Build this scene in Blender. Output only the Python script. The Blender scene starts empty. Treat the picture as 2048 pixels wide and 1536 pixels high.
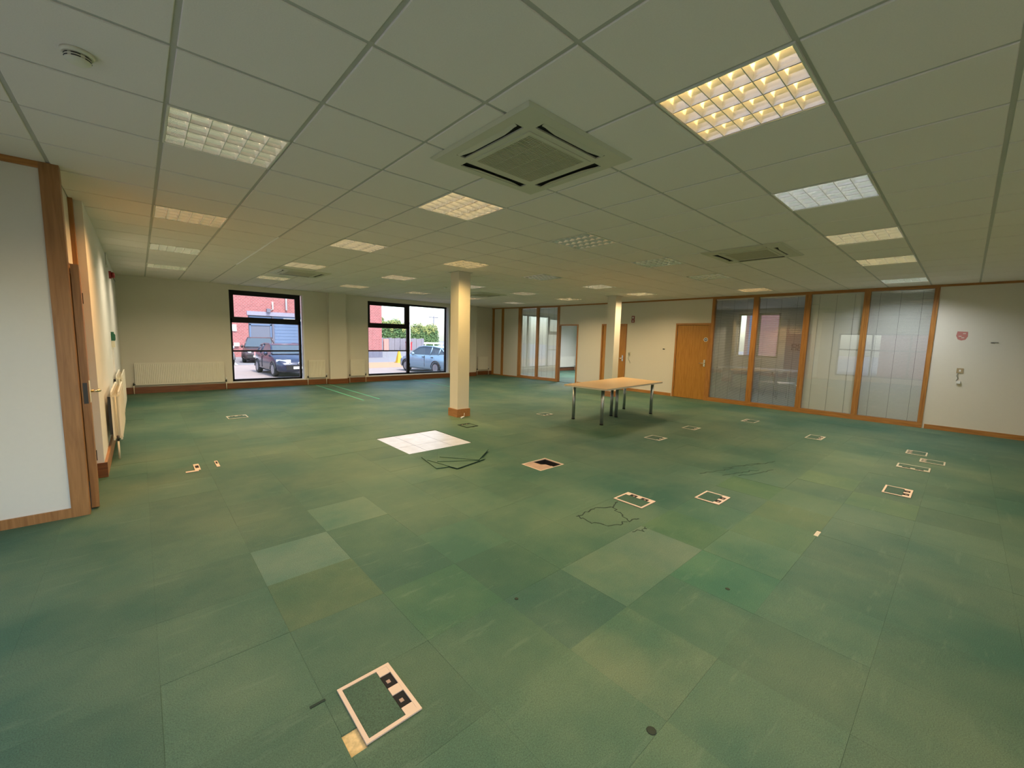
import bpy, bmesh, math, random
from mathutils import Vector, Matrix
random.seed(7)
R = math.radians
sc = bpy.context.scene
COL = sc.collection

# ------------------------------------------------------------------ camera, world, sun, exposure
EYE = 1.51            # eye height above the carpet
H = EYE + 1.184       # suspended ceiling height
GROUND = -0.5         # car park level outside
YAW, PITCH, ROLL = 0.7372, 0.1113, 0.0258
cam = bpy.data.cameras.new('camera')
cam_ob = bpy.data.objects.new('camera', cam); COL.objects.link(cam_ob)
cam.sensor_fit = 'HORIZONTAL'; cam.sensor_width = 36.0
cam.lens = 821.0 / 2048 * 36.0
cam.clip_start = 0.05; cam.clip_end = 400
_f = Vector((math.sin(YAW), math.cos(YAW), 0)); _r = Vector((math.cos(YAW), -math.sin(YAW), 0)); _u = Vector((0, 0, 1))
_f2 = _f * math.cos(PITCH) - _u * math.sin(PITCH); _u2 = _u * math.cos(PITCH) + _f * math.sin(PITCH)
_r3 = _r * math.cos(ROLL) + _u2 * math.sin(ROLL); _u3 = _u2 * math.cos(ROLL) - _r * math.sin(ROLL)
m3 = Matrix((_r3, _u3, -_f2)).transposed().to_4x4(); m3.translation = Vector((0, 0, EYE))
cam_ob.matrix_world = m3
sc.camera = cam_ob

vs = sc.view_settings
vs.view_transform = 'Standard'; vs.look = 'None'; vs.gamma = 1.0; vs.use_curve_mapping = False
vs.exposure = 0.0

world = bpy.data.worlds.new('sky'); sc.world = world; world.use_nodes = True
wn = world.node_tree; wn.nodes.clear()
wo = wn.nodes.new('ShaderNodeOutputWorld'); bg = wn.nodes.new('ShaderNodeBackground')
sky = wn.nodes.new('ShaderNodeTexSky'); sky.sky_type = 'NISHITA'; sky.sun_disc = False
sky.sun_elevation = R(58); sky.sun_rotation = R(170); sky.air_density = 1.0; sky.dust_density = 2.0; sky.ozone_density = 1.0
bg.inputs[1].default_value = 0.85
wn.links.new(sky.outputs[0], bg.inputs[0]); wn.links.new(bg.outputs[0], wo.inputs[0])
sun = bpy.data.lights.new('sun', 'SUN'); sun.energy = 6.0; sun.angle = R(1.0); sun.color = (1, 0.94, 0.85)
sun_ob = bpy.data.objects.new('sun', sun); COL.objects.link(sun_ob)
# the sun stands behind this building (towards -Y), a little to the right
sun_ob.rotation_euler = Vector((-0.10, 0.52, -0.85)).to_track_quat('-Z', 'Y').to_euler()
LAMP_W = 29.0         # watts of the area light of one lit ceiling fitting
LAMP_SPREAD = R(146)

# ------------------------------------------------------------------ materials
MATS = {}
def nodes_of(name):
    m = bpy.data.materials.new(name); m.use_nodes = True; nt = m.node_tree
    b = nt.nodes['Principled BSDF']; MATS[name] = m
    return m, nt, b
def plain(name, col, rough=0.5, metal=0.0, vary=0.0, scale=20.0, bump=0.0, spec=0.5, emit=None, estr=0.0):
    m, nt, b = nodes_of(name)
    b.inputs['Base Color'].default_value = (*col, 1); b.inputs['Roughness'].default_value = rough
    b.inputs['Metallic'].default_value = metal; b.inputs['Specular IOR Level'].default_value = spec
    if emit:
        b.inputs['Emission Color'].default_value = (*emit, 1); b.inputs['Emission Strength'].default_value = estr
    if vary or bump:
        tc = nt.nodes.new('ShaderNodeTexCoord'); n = nt.nodes.new('ShaderNodeTexNoise')
        n.inputs['Scale'].default_value = scale; n.inputs['Detail'].default_value = 4
        nt.links.new(tc.outputs['Object'], n.inputs['Vector'])
        if vary:
            mx = nt.nodes.new('ShaderNodeMix'); mx.data_type = 'RGBA'
            mx.inputs[6].default_value = (*[c * (1 - vary) for c in col], 1)
            mx.inputs[7].default_value = (*[min(1, c * (1 + vary)) for c in col], 1)
            nt.links.new(n.outputs['Fac'], mx.inputs[0]); nt.links.new(mx.outputs[2], b.inputs['Base Color'])
        if bump:
            bp = nt.nodes.new('ShaderNodeBump'); bp.inputs['Strength'].default_value = bump; bp.inputs['Distance'].default_value = 0.002
            nt.links.new(n.outputs['Fac'], bp.inputs['Height']); nt.links.new(bp.outputs['Normal'], b.inputs['Normal'])
    return m
def wood(name, dark, light, grain, rough=0.35):
    """oak: noise stretched along the grain axis"""
    m, nt, b = nodes_of(name)
    tc = nt.nodes.new('ShaderNodeTexCoord'); mp = nt.nodes.new('ShaderNodeMapping')
    s = [22.0, 22.0, 22.0]; s['xyz'.index(grain)] = 1.3
    mp.inputs['Scale'].default_value = s
    n = nt.nodes.new('ShaderNodeTexNoise'); n.inputs['Scale'].default_value = 2.2; n.inputs['Detail'].default_value = 6; n.inputs['Distortion'].default_value = 0.6
    rp = nt.nodes.new('ShaderNodeValToRGB'); rp.color_ramp.elements[0].position = 0.3; rp.color_ramp.elements[1].position = 0.72
    rp.color_ramp.elements[0].color = (*dark, 1); rp.color_ramp.elements[1].color = (*light, 1)
    nt.links.new(tc.outputs['Object'], mp.inputs['Vector']); nt.links.new(mp.outputs[0], n.inputs['Vector'])
    nt.links.new(n.outputs['Fac'], rp.inputs[0]); nt.links.new(rp.outputs[0], b.inputs['Base Color'])
    b.inputs['Roughness'].default_value = rough
    return m
def glass(name, tint=(0.97, 0.985, 0.98), boost=1.0):
    """thin pane: straight-through transmission plus a mirror reflection growing with the angle (Schlick)"""
    m = bpy.data.materials.new(name); m.use_nodes = True; nt = m.node_tree; nt.nodes.clear(); MATS[name] = m; N = nt.nodes; L = nt.links
    out = N.new('ShaderNodeOutputMaterial'); mix = N.new('ShaderNodeMixShader'); tr = N.new('ShaderNodeBsdfTransparent'); gl = N.new('ShaderNodeBsdfGlossy')
    tr.inputs[0].default_value = (*tint, 1); gl.inputs['Roughness'].default_value = 0.0
    geo = N.new('ShaderNodeNewGeometry'); dot = N.new('ShaderNodeVectorMath'); dot.operation = 'DOT_PRODUCT'
    L.new(geo.outputs['Incoming'], dot.inputs[0]); L.new(geo.outputs['Normal'], dot.inputs[1])
    def mth(op, a, b=None):
        n = N.new('ShaderNodeMath'); n.operation = op
        for k, v in enumerate((a, b)):
            if v is None: continue
            if isinstance(v, (int, float)): n.inputs[k].default_value = v
            else: L.new(v, n.inputs[k])
        return n.outputs[0]
    p = mth('POWER', mth('SUBTRACT', 1.0, mth('ABSOLUTE', dot.outputs['Value'])), 5.0)
    f = mth('MINIMUM', mth('MULTIPLY', mth('ADD', mth('MULTIPLY', p, 0.96), 0.04), boost), 1.0)
    L.new(f, mix.inputs[0]); L.new(tr.outputs[0], mix.inputs[1]); L.new(gl.outputs[0], mix.inputs[2]); L.new(mix.outputs[0], out.inputs[0])
    return m

plain('plaster', (0.70, 0.66, 0.56), 0.75, vary=0.03, scale=3, bump=0.08)
plain('plaster_white', (0.78, 0.77, 0.72), 0.7, vary=0.02, scale=3)
plain('vinyl_panel', (0.70, 0.66, 0.56), 0.55, vary=0.02, scale=30, bump=0.05)
plain('white_paint', (0.80, 0.79, 0.75), 0.35)
plain('radiator_white', (0.78, 0.74, 0.63), 0.35)
plain('ceiling_tile', (0.85, 0.775, 0.71), 0.95, vary=0.05, scale=160, bump=0.25)
plain('tee_bar', (0.50, 0.48, 0.42), 0.6)
plain('tee_bar_glint', (0.9, 0.88, 0.8), 0.3)
plain('void_dark', (0.008, 0.007, 0.006), 0.9)
plain('roofing', (0.15, 0.15, 0.15), 0.9)
plain('black_aluminium', (0.004, 0.004, 0.006), 0.45, spec=0.3)
plain('chrome', (0.75, 0.75, 0.73), 0.18, 1.0)
plain('brass', (0.75, 0.62, 0.40), 0.25, 1.0)
plain('dark_metal', (0.05, 0.05, 0.05), 0.4, 0.6)
plain('steel_tube', (0.42, 0.45, 0.45), 0.32, 0.85)
plain('black_plastic', (0.012, 0.012, 0.013), 0.45)
plain('cream_plastic', (0.72, 0.66, 0.50), 0.5)
plain('cassette_plastic', (0.62, 0.59, 0.46), 0.5)
plain('cassette_grille', (0.52, 0.49, 0.35), 0.6)
plain('cassette_filter', (0.22, 0.21, 0.15), 0.8)
plain('box_plastic', (0.66, 0.50, 0.38), 0.5)
plain('box_plastic_grey', (0.50, 0.47, 0.38), 0.5)
plain('red_plastic', (0.28, 0.015, 0.015), 0.4)
plain('sign_red', (0.30, 0.02, 0.02), 0.4)
plain('sign_white', (0.8, 0.8, 0.78), 0.5)
plain('sign_blue', (0.10, 0.13, 0.22), 0.4)
plain('green_plastic', (0.01, 0.10, 0.05), 0.4)
plain('red_residue', (0.50, 0.20, 0.17), 0.8)
plain('grey_mark', (0.22, 0.20, 0.17), 0.8)
plain('brown_sub', (0.40, 0.27, 0.20), 0.8, vary=0.25, scale=12)
plain('adhesive', (0.62, 0.46, 0.22), 0.8, vary=0.6, scale=55)
plain('galvanised', (0.56, 0.60, 0.76), 0.33, 0.2, vary=0.28, scale=7)
plain('carpet_edge', (0.012, 0.03, 0.022), 0.95)
plain('tear_dark', (0.018, 0.035, 0.022), 0.95)
plain('burn_mark', (0.025, 0.035, 0.02), 0.95)
plain('pale_strip', (0.55, 0.47, 0.33), 0.8)
plain('table_beech', (0.66, 0.40, 0.16), 0.35, vary=0.08, scale=60)
plain('table_edge', (0.55, 0.52, 0.45), 0.4)
plain('slat', (0.86, 0.86, 0.80), 0.4)
plain('cord', (0.25, 0.25, 0.24), 0.8)
plain('mirror_aluminium', (0.86, 0.84, 0.79), 0.26, 0.75)
plain('fitting_white', (0.75, 0.72, 0.62), 0.4)
plain('smoke_white', (0.78, 0.74, 0.60), 0.5)
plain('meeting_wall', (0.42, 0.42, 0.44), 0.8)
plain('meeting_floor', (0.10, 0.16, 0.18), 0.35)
plain('white_laminate', (0.85, 0.85, 0.85), 0.2)
plain('asphalt', (0.15, 0.15, 0.165), 0.9, vary=0.12, scale=40)
plain('tan_path', (0.27, 0.17, 0.095), 0.9, vary=0.08, scale=6)
plain('white_line', (0.5, 0.5, 0.5), 0.8)
plain('door_grey', (0.10, 0.11, 0.15), 0.5)
plain('door_blue', (0.09, 0.14, 0.24), 0.5)
plain('lintel', (0.22, 0.21, 0.27), 0.8, vary=0.1, scale=10)
plain('plinth', (0.11, 0.11, 0.15), 0.8)
plain('fence_wood', (0.17, 0.16, 0.19), 0.8, vary=0.2, scale=4)
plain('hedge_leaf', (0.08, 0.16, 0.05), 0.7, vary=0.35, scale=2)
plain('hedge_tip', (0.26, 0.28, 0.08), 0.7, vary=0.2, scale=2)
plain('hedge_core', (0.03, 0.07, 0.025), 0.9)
plain('yellow_plastic', (0.55, 0.33, 0.015), 0.5)
plain('bin_red', (0.36, 0.02, 0.035), 0.4)
plain('far_roof', (0.28, 0.32, 0.33), 0.8)
plain('tyre', (0.02, 0.02, 0.022), 0.8)
plain('hub', (0.30, 0.31, 0.34), 0.35, 0.8)
plain('car_glass', (0.05, 0.07, 0.09), 0.08, 0.0, spec=0.25)
plain('car_navy', (0.022, 0.03, 0.06), 0.2, 0.3)
plain('car_brown', (0.05, 0.033, 0.038), 0.2, 0.3)
plain('car_silver_blue', (0.20, 0.30, 0.38), 0.25, 0.3)
plain('car_white', (0.5, 0.5, 0.52), 0.25)
plain('head_lamp', (0.75, 0.8, 0.85), 0.08)
plain('tail_lamp', (0.7, 0.10, 0.08), 0.2)
plain('plate_white', (0.85, 0.85, 0.82), 0.4)
wood('oak_x', (0.30, 0.12, 0.025), (0.50, 0.23, 0.055), 'x'); wood('oak_y', (0.30, 0.12, 0.025), (0.50, 0.23, 0.055), 'y'); wood('oak_z', (0.30, 0.12, 0.025), (0.50, 0.23, 0.055), 'z')
wood('oak_door', (0.36, 0.155, 0.022), (0.50, 0.24, 0.045), 'z', 0.3)
wood('oak_left', (0.26, 0.115, 0.032), (0.40, 0.19, 0.06), 'z', 0.4)
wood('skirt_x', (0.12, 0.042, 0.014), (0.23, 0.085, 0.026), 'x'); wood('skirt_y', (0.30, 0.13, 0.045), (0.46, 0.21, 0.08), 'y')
glass('window_glass'); glass('partition_glass', (0.97, 0.98, 0.98), 2.4)

# lamp tubes: colour and output come from the tube object's own colour (alpha scales the output)
m, nt, b = nodes_of('lamp_tube')
oi = nt.nodes.new('ShaderNodeObjectInfo'); mu = nt.nodes.new('ShaderNodeMath'); mu.operation = 'MULTIPLY'; mu.inputs[1].default_value = 13.0
b.inputs['Base Color'].default_value = (0.8, 0.8, 0.78, 1); b.inputs['Roughness'].default_value = 0.3
nt.links.new(oi.outputs['Color'], b.inputs['Emission Color']); nt.links.new(oi.outputs['Alpha'], mu.inputs[0]); nt.links.new(mu.outputs[0], b.inputs['Emission Strength'])

# carpet: one base green, each tile its own shade (by its place in the grid) and its own object colour, plus wear
CX, CY, CP = 0.485, 0.66, 0.5
def carpet(name):
    m, nt, b = nodes_of(name); N = nt.nodes; L = nt.links
    geo = N.new('ShaderNodeNewGeometry')
    sub = N.new('ShaderNodeVectorMath'); sub.operation = 'SUBTRACT'; sub.inputs[1].default_value = (CX, CY, 0)
    div = N.new('ShaderNodeVectorMath'); div.operation = 'MULTIPLY'; div.inputs[1].default_value = (1 / CP, 1 / CP, 0)
    flo = N.new('ShaderNodeVectorMath'); flo.operation = 'FLOOR'
    L.new(geo.outputs['Position'], sub.inputs[0]); L.new(sub.outputs[0], div.inputs[0]); L.new(div.outputs[0], flo.inputs[0])
    wnz = N.new('ShaderNodeTexWhiteNoise'); wnz.noise_dimensions = '2D'; L.new(flo.outputs[0], wnz.inputs['Vector'])
    mr = N.new('ShaderNodeMapRange'); mr.inputs[3].default_value = 0.93; mr.inputs[4].default_value = 1.07; L.new(wnz.outputs['Value'], mr.inputs[0])
    oi = N.new('ShaderNodeObjectInfo')
    # broad wear
    n1 = N.new('ShaderNodeTexNoise'); n1.inputs['Scale'].default_value = 0.75; n1.inputs['Detail'].default_value = 5; n1.inputs['Roughness'].default_value = 0.6
    L.new(geo.outputs['Position'], n1.inputs['Vector'])
    rp = N.new('ShaderNodeValToRGB'); e = rp.color_ramp.elements
    e[0].position = 0.38; e[0].color = (0.032, 0.094, 0.062, 1); e[1].position = 0.66; e[1].color = (0.092, 0.146, 0.087, 1)
    L.new(n1.outputs['Fac'], rp.inputs[0])
    # fine pile
    n2 = N.new('ShaderNodeTexNoise'); n2.inputs['Scale'].default_value = 230; n2.inputs['Detail'].default_value = 2; L.new(geo.outputs['Position'], n2.inputs['Vector'])
    mr2 = N.new('ShaderNodeMapRange'); mr2.inputs[1].default_value = 0.25; mr2.inputs[2].default_value = 0.75; mr2.inputs[3].default_value = 0.62; mr2.inputs[4].default_value = 1.4; L.new(n2.outputs['Fac'], mr2.inputs[0])
    # scuffs: stretched streaks
    mp = N.new('ShaderNodeMapping'); mp.inputs['Scale'].default_value = (1.2, 7, 1); mp.inputs['Rotation'].default_value = (0, 0, 0.5); L.new(geo.outputs['Position'], mp.inputs['Vector'])
    n3 = N.new('ShaderNodeTexNoise'); n3.inputs['Scale'].default_value = 1.7; n3.inputs['Detail'].default_value = 6; n3.inputs['Roughness'].default_value = 0.7; L.new(mp.outputs[0], n3.inputs['Vector'])
    mr3 = N.new('ShaderNodeMapRange'); mr3.inputs[1].default_value = 0.58; mr3.inputs[2].default_value = 0.80; mr3.inputs[3].default_value = 0.0; mr3.inputs[4].default_value = 0.6; L.new(n3.outputs['Fac'], mr3.inputs[0])
    m1 = N.new('ShaderNodeVectorMath'); m1.operation = 'SCALE'; L.new(rp.outputs[0], m1.inputs[0]); L.new(mr.outputs[0], m1.inputs['Scale'])
    m2 = N.new('ShaderNodeVectorMath'); m2.operation = 'SCALE'; L.new(m1.outputs[0], m2.inputs[0]); L.new(mr2.outputs[0], m2.inputs['Scale'])
    m3_ = N.new('ShaderNodeVectorMath'); m3_.operation = 'MULTIPLY'; L.new(m2.outputs[0], m3_.inputs[0]); L.new(oi.outputs['Color'], m3_.inputs[1])
    mx = N.new('ShaderNodeMix'); mx.data_type = 'RGBA'; mx.inputs[7].default_value = (0.14, 0.205, 0.135, 1)
    L.new(mr3.outputs[0], mx.inputs[0]); L.new(m3_.outputs[0], mx.inputs[6])
    L.new(mx.outputs[2], b.inputs['Base Color'])
    b.inputs['Roughness'].default_value = 0.62; b.inputs['Specular IOR Level'].default_value = 0.30
    bp = N.new('ShaderNodeBump'); bp.inputs['Strength'].default_value = 0.35; bp.inputs['Distance'].default_value = 0.003
    L.new(n2.outputs['Fac'], bp.inputs['Height']); L.new(bp.outputs[0], b.inputs['Normal'])
carpet('carpet')

def brick(name, c1, c2, mortar, axes, scale):
    m, nt, b = nodes_of(name); N = nt.nodes; L = nt.links
    geo = N.new('ShaderNodeNewGeometry'); sp = N.new('ShaderNodeSeparateXYZ'); cb = N.new('ShaderNodeCombineXYZ')
    L.new(geo.outputs['Position'], sp.inputs[0]); L.new(sp.outputs[axes[0]], cb.inputs[0]); L.new(sp.outputs[axes[1]], cb.inputs[1])
    bt = N.new('ShaderNodeTexBrick'); bt.inputs['Scale'].default_value = scale; bt.inputs['Mortar Size'].default_value = 0.025
    bt.inputs['Color1'].default_value = (*c1, 1); bt.inputs['Color2'].default_value = (*c2, 1); bt.inputs['Mortar'].default_value = (*mortar, 1)
    L.new(cb.outputs[0], bt.inputs['Vector']); L.new(bt.outputs[0], b.inputs['Base Color']); b.inputs['Roughness'].default_value = 0.85
brick('brick_front', (0.30, 0.085, 0.085), (0.23, 0.06, 0.06), (0.30, 0.19, 0.18), (0, 2), 2.2)
brick('brick_side', (0.30, 0.085, 0.085), (0.23, 0.06, 0.06), (0.30, 0.19, 0.18), (1, 2), 2.2)
brick('paver', (0.27, 0.215, 0.19), (0.22, 0.18, 0.165), (0.15, 0.125, 0.12), (0, 1), 2.5)

# ------------------------------------------------------------------ mesh builder
class MB:
    def __init__(s, slots=None):
        s.v = []; s.f = []; s.mi = []; s.sm = []; s.slots = slots
    def quad(s, pts, mi=0, smooth=False):
        n = len(s.v); s.v += [tuple(p) for p in pts]; s.f.append(tuple(range(n, n + len(pts)))); s.mi.append(mi); s.sm.append(smooth)
    def box(s, x0, x1, y0, y1, z0, z1, mi=0, mat=None):
        n = len(s.v)
        p = [(x0, y0, z0), (x1, y0, z0), (x1, y1, z0), (x0, y1, z0), (x0, y0, z1), (x1, y0, z1), (x1, y1, z1), (x0, y1, z1)]
        if mat: p = [tuple(mat @ Vector(q)) for q in p]
        s.v += p
        for f in ((0, 3, 2, 1), (4, 5, 6, 7), (0, 1, 5, 4), (1, 2, 6, 5), (2, 3, 7, 6), (3, 0, 4, 7)):
            s.f.append(tuple(n + i for i in f)); s.mi.append(mi); s.sm.append(False)
        return s
    def prism(s, poly, z0, z1, mi=0, inset=0.0):
        """poly: list of (x,y) counter-clockwise"""
        n = len(s.v); k = len(poly)
        cx = sum(p[0] for p in poly) / k; cy = sum(p[1] for p in poly) / k
        s.v += [(x, y, z0) for x, y in poly]
        s.v += [(x + (cx - x) * inset, y + (cy - y) * inset, z1) for x, y in poly]
        s.f.append(tuple(n + i for i in reversed(range(k)))); s.f.append(tuple(n + k + i for i in range(k)))
        s.mi += [mi, mi]; s.sm += [False, False]
        for i in range(k):
            j = (i + 1) % k; s.f.append((n + i, n + j, n + k + j, n + k + i)); s.mi.append(mi); s.sm.append(False)
        return s
    def tube(s, pts, r, seg=10, mi=0, cap=True, radii=None):
        pts = [Vector(p) for p in pts]; rings = []
        for i, p in enumerate(pts):
            d = (pts[min(i + 1, len(pts) - 1)] - pts[max(i - 1, 0)]).normalized()
            a = Vector((0, 0, 1)) if abs(d.z) < 0.9 else Vector((1, 0, 0))
            u = d.cross(a).normalized(); w = d.cross(u); rr = radii[i] if radii else r
            n = len(s.v)
            s.v += [tuple(p + (u * math.cos(2 * math.pi * k / seg) + w * math.sin(2 * math.pi * k / seg)) * rr) for k in range(seg)]
            rings.append(n)
        for a, b2 in zip(rings, rings[1:]):
            for k in range(seg):
                j = (k + 1) % seg; s.f.append((a + k, b2 + k, b2 + j, a + j)); s.mi.append(mi); s.sm.append(True)
        if cap:
            s.f.append(tuple(rings[0] + k for k in range(seg))); s.f.append(tuple(rings[-1] + k for k in reversed(range(seg)))); s.mi += [mi, mi]; s.sm += [False, False]
        return s
    def lathe(s, prof, c=(0, 0, 0), seg=24, mi=0, axis='z'):
        rings = []
        for r, h in prof:
            n = len(s.v)
            for k in range(seg):
                a = 2 * math.pi * k / seg
                q = (r * math.cos(a), r * math.sin(a), h)
                if axis == 'x': q = (h, q[0], q[1])
                if axis == 'y': q = (q[1], h, q[0])
                s.v.append((c[0] + q[0], c[1] + q[1], c[2] + q[2]))
            rings.append(n)
        for a, b2 in zip(rings, rings[1:]):
            for k in range(seg):
                j = (k + 1) % seg; s.f.append((a + k, a + j, b2 + j, b2 + k)); s.mi.append(mi); s.sm.append(True)
        s.f.append(tuple(rings[0] + k for k in reversed(range(seg)))); s.f.append(tuple(rings[-1] + k for k in range(seg))); s.mi += [mi, mi]; s.sm += [False, False]
        return s
    def mesh(s, name, mats):
        me = bpy.data.meshes.new(name); me.from_pydata(s.v, [], s.f)
        for mm in (mats if isinstance(mats, (list, tuple)) else [mats]): me.materials.append(MATS[mm])
        me.polygons.foreach_set('material_index', s.mi); me.polygons.foreach_set('use_smooth', s.sm)
        me.update(); return me
    def build(s, name, mats, parent=None, loc=None, rotz=0.0):
        return add(name, s.mesh(name, mats), parent, loc, rotz)
def add(name, data, parent=None, loc=None, rotz=0.0):
    o = bpy.data.objects.new(name, data); COL.objects.link(o)
    if parent is not None: o.parent = parent
    if loc is not None: o.location = loc
    if rotz: o.rotation_euler = (0, 0, rotz)
    return o
def empty(name, loc=(0, 0, 0), rotz=0.0):
    o = bpy.data.objects.new(name, None); COL.objects.link(o); o.location = loc; o.rotation_euler = (0, 0, rotz); o.empty_display_size = 0.1
    return o
def tag(o, label=None, cat=None, group=None, kind=None):
    if label: o['label'] = label
    if cat: o['category'] = cat
    if group: o['group'] = group
    if kind: o['kind'] = kind
    return o
def bx(x0, x1, y0, y1, z0, z1): return MB().box(x0, x1, y0, y1, z0, z1)
def copy_tree(o, parent=None):
    c = o.copy(); COL.objects.link(c)
    if parent is not None: c.parent = parent
    for ch in list(o.children): copy_tree(ch, c)
    return c
def project(x, y, z):
    d = Vector((x, y, z - EYE)); zc = d.dot(_f2)
    if zc <= 0.05: return None
    return 1024 + 821 * d.dot(_r3) / zc, 768 - 821 * d.dot(_u3) / zc
def seen_size(cx, cy, z, w):
    """rough on-screen area of a square of side w lying flat, 0 when out of frame"""
    inside = False; pts = []
    for dx, dy in ((-.5, -.5), (.5, -.5), (.5, .5), (-.5, .5)):
        p = project(cx + dx * w, cy + dy * w, z)
        if p is None: continue
        pts.append(p)
        if -40 < p[0] < 2088 and -40 < p[1] < 1576: inside = True
    if not inside or len(pts) < 4: return 0
    return abs(sum(pts[i][0] * pts[(i + 1) % 4][1] - pts[(i + 1) % 4][0] * pts[i][1] for i in range(4))) / 2

# ------------------------------------------------------------------ plan of the room
XL, XR = -0.33, 11.05          # left plaster wall, right partition
YP = 4.66                      # near-left partition face
YW, YW2, XSTEP = 12.85, 13.15, 9.74   # window wall, its recessed right end
XA, YB = -1.5, -1.4            # the bay left of the camera, the wall behind it
O = Vector((XR, 9.75)); E = Vector((10.75, YW2)); SEG = (E - O).length; SDIR = (E - O).normalized(); SROT = math.atan2(SDIR.y, SDIR.x)

# ------------------------------------------------------------------ FLOOR
floor = empty('floor'); tag(floor, 'worn green carpet tile floor of the empty office', 'floor', kind='structure')
HX0, HX1, HY0, HY1 = 3.47, 3.745, 3.165, 3.465      # open cavity of the uncovered service box
s = MB()
z0, z1 = -0.25, -0.010
for x0, x1, y0, y1 in ((XA, 16.5, YB, HY0), (XA, 16.5, HY1, 13.4), (XA, HX0, HY0, HY1), (HX1, 16.5, HY0, HY1)): s.box(x0, x1, y0, y1, z0, z1)
s.build('subfloor', 'carpet_edge', floor)
def rect_minus(r, hole):
    x0, x1, y0, y1 = r; a0, a1, b0, b1 = hole
    if a0 >= x1 or a1 <= x0 or b0 >= y1 or b1 <= y0: return [r]
    a0, a1, b0, b1 = max(a0, x0), min(a1, x1), max(b0, y0), min(b1, y1)
    out = [(x0, x1, y0, b0), (x0, x1, b1, y1), (x0, a0, b0, b1), (a1, x1, b0, b1)]
    return [q for q in out if q[1] - q[0] > 1e-4 and q[3] - q[2] > 1e-4]
HOLES = [(3.345, 3.755, 3.155, 3.475), (0.482, 0.545, 1.335, 1.44), (3.93, 4.06, 0.655, 0.685)]
MISSING = {(4, 8), (5, 8), (4, 9), (5, 9)}
TINT = {(0, 4): (1.55, 1.30, 1.45), (1, 5): (1.55, 1.36, 1.40), (0, 3): (1.3, 1.06, 0.9), (3, 1): (1.45, 1.20, 1.25), (4, 1): (1.5, 1.2, 1.3), (6, 0): (1.15, 1.1, 0.9), (7, 0): (1.2, 1.08, 0.85),
        (2, 0): (1.4, 1.22, 1.2), (2, 2): (0.8, 0.85, 0.85), (1, 4): (0.85, 0.95, 0.95), (8, 1): (0.95, 1.05, 0.8), (1, -1): (1.25, 1.15, 1.1), (4, 0): (0.85, 1.1, 1.0), (5, 0): (1.12, 1.1, 1.0), (3, 2): (0.85, 0.9, 0.9), (2, 1): (0.85, 0.9, 1.0),
        (2, 3): (0.9, 1.0, 1.0), (1, 3): (0.8, 0.92, 0.95), (1, 2): (0.95, 1.05, 0.95), (6, 1): (0.92, 1.0, 0.95), (5, 1): (1.0, 1.05, 0.85), (8, 0): (1.18, 1.12, 1.0), (9, -1): (1.2, 1.14, 0.95), (10, 0): (1.08, 1.05, 0.9)}
cells = []
for a in range(-7, 22):
    for b in range(-7, 26):
        x0, x1 = max(XA, CX + a * CP), min(XR, CX + (a + 1) * CP); y0, y1 = max(YB, CY + b * CP), min(YW2, CY + (b + 1) * CP)
        if x1 - x0 < 0.02 or y1 - y0 < 0.02 or (a, b) in MISSING: continue
        if y0 > YP and x1 < XL + 0.02: continue
        cells.append((seen_size((x0 + x1) / 2, (y0 + y1) / 2, 0, CP), a, b, x0, x1, y0, y1))
cells.sort(reverse=True)
rest = MB(); rng = random.Random(3)
for k, (_, a, b, x0, x1, y0, y1) in enumerate(cells):
    g = 0.0003; top = rng.uniform(-0.0005, 0.0005)
    rects = [(x0 + g, x1 - g, y0 + g, y1 - g)]
    for h in HOLES: rects = [q for r in rects for q in rect_minus(r, h)]
    s = MB() if k < 300 else rest
    cx, cy = (x0 + x1) / 2, (y0 + y1) / 2
    tx, ty = rng.uniform(-0.0016, 0.0016), rng.uniform(-0.0016, 0.0016)
    for r in rects:
        n0 = len(s.v); s.box(r[0], r[1], r[2], r[3], -0.010, top)
        for i in range(n0, len(s.v)):
            v = s.v[i]
            if v[2] > -0.005: s.v[i] = (v[0], v[1], v[2] + (v[0] - cx) * tx + (v[1] - cy) * ty)
    if k < 300:
        o = s.build('carpet_tile', 'carpet', floor)
        o.color = (*TINT.get((a, b), (1, 1, 1)), 1)
tag(rest.build('carpet_tiles', 'carpet', floor), kind='stuff')
# the bared floor panels where four carpet tiles were lifted
px = [CX + 4 * CP + 0.003, 2.76, 3.17, CX + 6 * CP - 0.003]; py = [CY + 8 * CP + 0.003, 5.02, CY + 10 * CP - 0.003]
for i in range(3):
    for j in range(2): bx(px[i] + .003, px[i + 1] - .003, py[j] + .003, py[j + 1] - .003, -0.010, -0.0055).build('floor_panel', 'galvanised', floor)
# cracks, burns and tears in the carpet
def wiggle(pts, w, seed, name='carpet_tear', mat='tear_dark', z=0.0022):
    rr = random.Random(seed); s = MB(); P = []
    for p, q in zip(pts, pts[1:]):
        for t in range(6): P.append((p[0] + (q[0] - p[0]) * t / 6 + rr.uniform(-.018, .018), p[1] + (q[1] - p[1]) * t / 6 + rr.uniform(-.018, .018)))
    for p, q in zip(P, P[1:]):
        d = Vector((q[0] - p[0], q[1] - p[1])); d = d.normalized() if d.length else Vector((1, 0)); n = Vector((-d.y, d.x)) * w * rr.uniform(.3, 1)
        s.prism([(p[0] - n.x, p[1] - n.y), (q[0] - n.x, q[1] - n.y), (q[0] + n.x, q[1] + n.y), (p[0] + n.x, p[1] + n.y)], z - 0.001, z)
    return s.build(name, mat, floor)
wiggle([(2.72, 2.10), (2.95, 2.13), (3.13, 2.03), (3.30, 2.10)], .006, 1)
wiggle([(2.72, 2.10), (2.70, 1.95), (2.82, 1.80), (2.98, 1.78)], .005, 2)
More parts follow.
